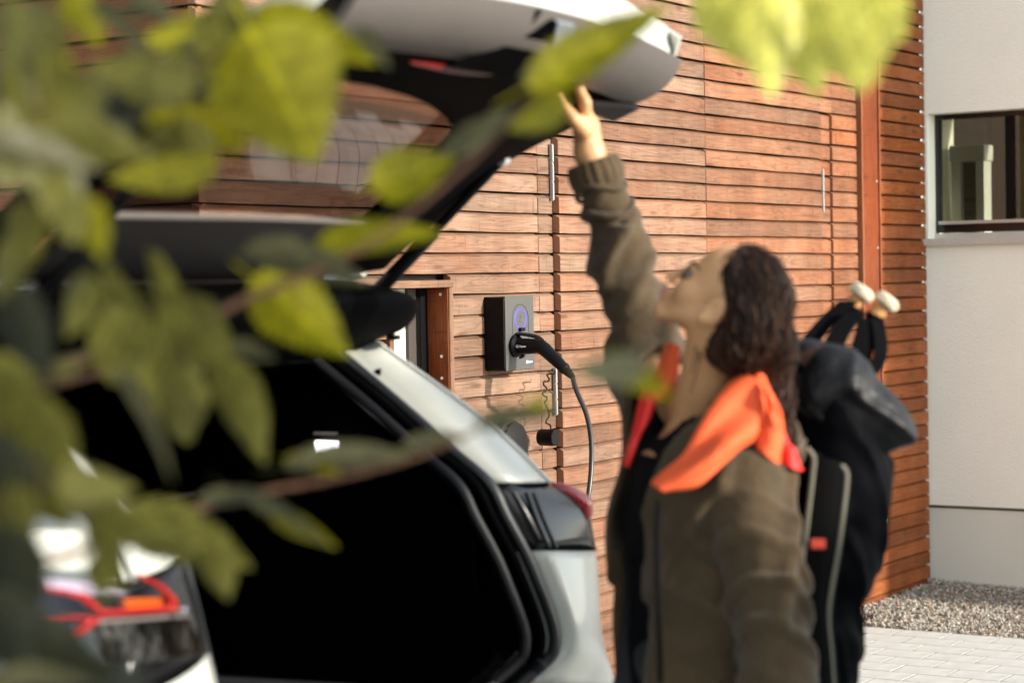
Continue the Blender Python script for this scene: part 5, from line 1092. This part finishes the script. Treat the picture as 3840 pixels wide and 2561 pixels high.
LM = {(k, c_, s_): None for k in ('oval', 'lobed') for c_ in LEAF for s_ in range(3)}
def leaf(parent, cx, cy, ln, wd, ang, c_, d, pitch=0., roll=0., kind='oval'):
    """centre pixel, length/width in picture pixels, direction of the tip (deg, 0 right, 90 down), tilt of the tip away from the lens, roll about the midrib"""
    key = (kind, c_, random.randrange(3))
    if LM.get(key) is None: me = leaf_mesh(kind, hash(key[2])+len(kind)*7); me.materials.append(LEAF[c_]); LM[key] = me
    px = 1.63333/FPX*d; a = math.radians(ang); dirn = (rgt*math.cos(a)+dwn*math.sin(a))*math.cos(pitch)+fwd*math.sin(pitch); sd0 = (-rgt*math.sin(a)+dwn*math.cos(a))
    nrm = np.cross(dirn, sd0); sd1 = sd0*math.cos(roll)+nrm*math.sin(roll); nr2 = np.cross(dirn, sd1); Ls_ = ln*px/max(.3, math.cos(pitch)); Ws_ = wd*px/.66/max(.35, abs(math.cos(roll))) if kind == 'oval' else wd*px/1.25
    if kind == 'lobed': Ls_ = ln*px/1.0
    o = bpy.data.objects.new('leaf', LM[key]); col.objects.link(o); base = P(cx, cy, d)-dirn*Ls_*.5
    M4 = Matrix([[dirn[i]*Ls_, sd1[i]*Ws_, nr2[i]*(Ls_+Ws_)*.5, base[i]] for i in range(3)]+[[0, 0, 0, 1]])
    o.parent = parent; o.matrix_parent_inverse = parent.matrix_world.inverted(); o.matrix_basis = M4; return o
def twig(parent, pts_, d, r0, r1, name='twig'):
    r0 *= .6; r1 *= .6; q = catmull([P(x, y, .76*(d if not hasattr(d, '__len__') else d[i])) for i, (x, y) in enumerate(pts_)], 6); mb = MB(); mb.tube(q, list(np.linspace(r0, r1, len(q))), 8); return mb.build(name, M_bark, parent, True)
shb = thing('leafy_shrub', 'out of focus green shrub reaching in from the left before the car', 'shrub', (-1.15, 2.3, 0))
mb = MB(); mb.tube(catmull([np.array([-1.15, 2.3, -.06]), np.array([-1.12, 2.32, .6]), np.array([-1.05, 2.35, 1.2]), np.array([-.95, 2.4, 1.9])], 6), list(np.linspace(.035, .012, 19)), 12); mb.build('trunk', M_bark, shb, True)
twig(shb, [(-600, 1150), (-250, 1000), (0, 905), (120, 882), (240, 850)], [2.4, 2.45, 2.5, 2.5, 2.5], .008, .003)
twig(shb, [(-600, 700), (-100, 860), (280, 800), (430, 755), (560, 690), (720, 625), (870, 545), (1000, 440), (1150, 305), (1270, 175), (1400, 90)], [2.4]*2+[2.6]*9, .009, .0022)
twig(shb, [(-500, 1500), (0, 1330), (420, 1180), (600, 1130), (770, 1098), (950, 1050), (1100, 985), (1200, 950)], [2.4]*2+[2.7]*6, .008, .0018)
twig(shb, [(-500, 300), (20, 260), (100, 200), (250, 150), (420, 160), (560, 100), (640, 60)], [2.4]*1+[2.6]*6, .007, .0022)
twig(shb, [(-500, 450), (60, 330), (200, 270), (330, 250), (480, 240)], [2.4]*1+[2.55]*4, .006, .0022)
for a in [
 # cx,cy,len,wid,ang,tone,depth,pitch,roll,kind
 (650, 215, 330, 330, 62, 'B', 2.5, .2, .1, 'oval'), (725, 80, 290, 110, 18, 'B', 2.65, .2, .5, 'oval'), (530, 135, 190, 170, 80, 'M', 2.6, .9, .4, 'oval'), (445, 290, 250, 110, 12, 'B', 2.62, .3, .5, 'oval'),
 (470, 213, 120, 55, 12, 'P', 2.55, .3, .7, 'oval'), (430, 85, 210, 110, 165, 'B', 2.7, .2, .4, 'oval'), (300, 75, 230, 60, 35, 'P', 2.6, .2, .9, 'oval'), (195, 40, 150, 100, 60, 'B', 2.7, .2, .2, 'oval'),
 (60, 130, 260, 170, 120, 'M', 2.5, .3, .3, 'oval'), (40, 250, 190, 110, 60, 'P', 2.45, .4, .3, 'oval'), (130, 142, 110, 80, 20, 'B', 2.6, .1, .2, 'oval'), (240, 330, 200, 110, 10, 'M', 2.55, .4, .3, 'oval'),
 (130, 420, 330, 270, 80, 'M', 2.45, .4, -.4, 'lobed'), (60, 345, 260, 90, 5, 'P', 2.42, .7, .5, 'oval'), (380, 395, 260, 110, 170, 'B', 2.6, .3, .3, 'oval'), (380, 340, 150, 90, 80, 'M', 2.62, .3, .1, 'oval'), (60, 545, 170, 110, 100, 'M', 2.5, .4, .2, 'oval'), (215, 525, 150, 90, 70, 'B', 2.5, .2, .2, 'oval'),
 (330, 180, 260, 130, 190, 'M', 2.58, .3, .3, 'oval'), (150, 250, 200, 110, 100, 'M', 2.52, .3, .2, 'oval'), (280, 260, 160, 110, 130, 'K', 2.6, .2, .1, 'oval'), (520, 60, 170, 110, 100, 'M', 2.7, .2, .3, 'oval'), (590, 90, 200, 120, 140, 'M', 2.72, .2, .3, 'oval'),
 (700, 597, 290, 75, 6, 'P', 2.6, .2, .9, 'oval'), (690, 722, 270, 170, 38, 'B', 2.65, .2, .1, 'oval'), (865, 540, 290, 70, -12, 'B', 2.7, .1, .7, 'oval'), (945, 395, 200, 125, -20, 'B', 2.65, .1, .2, 'oval'), (1110, 300, 260, 60, -35, 'P', 2.65, .1, .8, 'oval'),
 (1365, 105, 370, 110, -32, 'B', 2.55, .1, .3, 'oval'), (1235, 265, 150, 90, 150, 'B', 2.6, .1, .2, 'oval'), (1240, 160, 100, 70, 140, 'P', 2.6, .2, .5, 'oval'), (860, 110, 120, 45, 45, 'P', 2.7, .2, .8, 'oval'),
 (400, 870, 330, 330, 75, 'M', 2.55, .35, .2, 'lobed'), (560, 930, 260, 110, 62, 'M', 2.55, .3, .5, 'oval'), (345, 965, 290, 55, 56, 'P', 2.5, .2, 1.0, 'oval'), (580, 806, 115, 50, 8, 'P', 2.6, .1, .5, 'oval'), (440, 930, 130, 90, 90, 'M', 2.57, .2, .1, 'oval'),
 (60, 1000, 330, 180, 70, 'M', 2.4, .4, .4, 'oval'), (30, 900, 200, 120, 60, 'M', 2.42, .4, .2, 'oval'), (180, 1115, 250, 110, 8, 'M', 2.45, .3, -.4, 'oval'), (80, 1130, 240, 130, 40, 'M', 2.42, .2, .3, 'oval'), (90, 1080, 120, 50, 60, 'P', 2.4, .2, .8, 'oval'),
 (425, 1235, 300, 160, 22, 'M', 2.55, .5, .4, 'oval'), (505, 1310, 130, 90, 75, 'M', 2.56, .3, 0, 'oval'), (250, 1265, 190, 100, 65, 'M', 2.5, .2, .4, 'oval'), (180, 1170, 90, 50, 50, 'P', 2.48, .2, .5, 'oval'),
 (650, 1180, 260, 50, 28, 'P', 2.65, .2, .9, 'oval'), (700, 1215, 160, 55, 20, 'B', 2.66, .2, .5, 'oval'), (520, 1140, 130, 40, -8, 'P', 2.65, .2, .8, 'oval'), (800, 1045, 290, 60, -10, 'P', 2.7, .2, .8, 'oval'), (720, 1065, 130, 50, 10, 'B', 2.7, .2, .6, 'oval'), (1000, 1010, 160, 45, -12, 'P', 2.7, .2, .8, 'oval'),
 (1185, 952, 190, 60, -14, 'P', 2.4, .2, .8, 'oval'), (1235, 930, 70, 45, -30, 'B', 2.4, .2, .2, 'oval'), (1460, 862, 180, 80, 22, 'B', 2.3, .2, .5, 'oval'), (1400, 850, 170, 80, 170, 'P', 2.25, .3, .9, 'oval'),
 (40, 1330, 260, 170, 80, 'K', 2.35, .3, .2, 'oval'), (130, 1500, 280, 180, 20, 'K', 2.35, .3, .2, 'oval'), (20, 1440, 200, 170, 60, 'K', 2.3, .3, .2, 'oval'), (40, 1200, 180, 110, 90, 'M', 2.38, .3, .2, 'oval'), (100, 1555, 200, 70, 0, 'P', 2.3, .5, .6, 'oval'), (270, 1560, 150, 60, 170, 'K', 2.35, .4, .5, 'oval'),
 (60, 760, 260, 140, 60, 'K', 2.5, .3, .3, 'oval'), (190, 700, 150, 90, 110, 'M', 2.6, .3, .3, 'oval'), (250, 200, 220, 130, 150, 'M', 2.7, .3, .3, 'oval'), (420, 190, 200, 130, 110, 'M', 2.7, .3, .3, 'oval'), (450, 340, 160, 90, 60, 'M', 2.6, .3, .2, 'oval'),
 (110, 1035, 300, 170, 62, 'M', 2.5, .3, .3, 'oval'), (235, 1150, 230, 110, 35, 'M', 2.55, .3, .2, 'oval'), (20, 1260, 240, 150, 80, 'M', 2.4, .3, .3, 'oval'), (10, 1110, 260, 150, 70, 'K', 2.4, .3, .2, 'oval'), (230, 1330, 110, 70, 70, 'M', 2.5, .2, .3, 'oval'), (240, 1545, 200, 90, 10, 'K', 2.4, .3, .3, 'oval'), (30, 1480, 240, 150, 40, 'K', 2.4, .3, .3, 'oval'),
 (25, 90, 200, 90, 90, 'M', 2.4, .2, .2, 'oval'), (20, 620, 150, 90, 110, 'M', 2.45, .4, .3, 'oval'), (130, 850, 140, 40, 160, 'M', 2.5, .3, .7, 'oval'), (350, 20, 120, 60, 20, 'P', 2.65, .3, .6, 'oval')]:
    a = list(a)
    a[6] *= .76*(.88 if a[0] < 360 else 1)
    leaf(shb, *a)
# more of the shrub outside the frame on the left
for k in range(70):
    leaf(shb, random.uniform(-620, -60), random.uniform(-200, 1700), random.uniform(160, 320), random.uniform(90, 190), random.uniform(0, 360), random.choice('MMBKP'), random.uniform(2.25, 2.7), random.uniform(0, .8), random.uniform(-.8, .8), 'oval')
ovt = thing('overhanging_branch', 'blurred yellow green leaves hanging in at the top before the wall', 'branch', P(1800, -160, 1.9))
twig(ovt, [(2300, -300), (2050, -160), (1850, -60), (1700, -20)], 2.3, .006, .002)
for a in [(1690, 55, 250, 170, 60, 'Y', 1.9, .2, .2, 'oval'), (1765, 90, 260, 150, 95, 'Y', 1.88, .2, -.3, 'oval'), (1850, 95, 250, 160, 75, 'Y', 1.9, .2, .3, 'oval'), (1935, 95, 250, 150, 66, 'Y', 1.86, .2, .2, 'oval'), (2010, 40, 230, 150, 85, 'Y', 1.9, .2, .2, 'oval'), (2035, 20, 160, 120, 60, 'Y', 1.92, .2, .2, 'oval'), (1890, 20, 300, 200, 20, 'Y', 1.93, .3, .2, 'oval'), (1760, 10, 300, 180, 170, 'Y', 1.93, .3, .2, 'oval'), (1990, 130, 130, 80, 70, 'Y', 1.87, .2, .2, 'oval'), (1870, 150, 110, 70, 80, 'Y', 1.87, .2, .2, 'oval')]:
    leaf(ovt, *a)
# unseen hedge added right of the viewer to throw shade over the boot
hg = thing('shade_hedge', 'unseen dense hedge added beyond the right edge to shade the boot', 'hedge', (3.0, .9, -.05))
HT = 1.85
mb = MB(); mb.box((2.7, -1.2, -.05), (3.5, 2.75, HT-.08)); mb.build('foliage_core', mat('hedge_core', (.02, .03, .01), .9), hg)
nh = 6000; cpos = np.stack([rng.uniform(2.6, 3.6, nh), rng.uniform(-1.3, 2.85, nh), rng.uniform(0, HT, nh)], 1); face_ = rng.integers(0, 3, nh)
cpos[face_ == 0, 0] = rng.choice([2.66, 3.54], (face_ == 0).sum())+rng.normal(0, .03, (face_ == 0).sum()); cpos[face_ == 1, 2] = HT-.07+rng.normal(0, .03, (face_ == 1).sum()); cpos[face_ == 2, 1] = rng.choice([-1.25, 2.8], (face_ == 2).sum())
a1 = rng.normal(size=(nh, 3)); a1 /= np.linalg.norm(a1, axis=1, keepdims=True); a2 = np.cross(a1, rng.normal(size=(nh, 3))); a2 /= np.linalg.norm(a2, axis=1, keepdims=True)
V = np.stack([cpos-a1*.035, cpos+a2*.018, cpos+a1*.035, cpos-a2*.018], 1).reshape(-1, 3); F = np.arange(4*nh).reshape(-1, 4)
o = mesh_obj('leaves', V, F, LEAF['M'], hg, False); o['kind'] = 'stuff'

# unseen evergreen column added to shade the right rear corner of the car
ct = thing('shade_tree', 'unseen slim evergreen added at the hedge end to shade the car', 'tree', (3.1, 3.35, -.05))
mb = MB(); mb.tube([np.array([3.1, 3.35, -.05]), np.array([3.1, 3.35, 2.6])], [.06, .02], 10); mb.build('trunk', M_bark, ct, True)
nh = 7000; tt = rng.uniform(.1, 2.95, nh); rad_ = .40*np.sqrt(np.clip(np.sin(np.pi*np.clip(tt/3.1, 0, 1)**.7), 0, 1))*rng.uniform(.15, 1.05, nh)**.5; aa = rng.uniform(0, 6.283, nh)
cpos = np.stack([3.1+rad_*np.cos(aa), 3.35+rad_*np.sin(aa), tt], 1)
a1 = rng.normal(size=(nh, 3)); a1 /= np.linalg.norm(a1, axis=1, keepdims=True); a2 = np.cross(a1, rng.normal(size=(nh, 3))); a2 /= np.linalg.norm(a2, axis=1, keepdims=True)
V = np.stack([cpos-a1*.045, cpos+a2*.022, cpos+a1*.045, cpos-a2*.022], 1).reshape(-1, 3); F = np.arange(4*nh).reshape(-1, 4)
o = mesh_obj('crown', V, F, LEAF['K'], ct, False); o['kind'] = 'stuff'
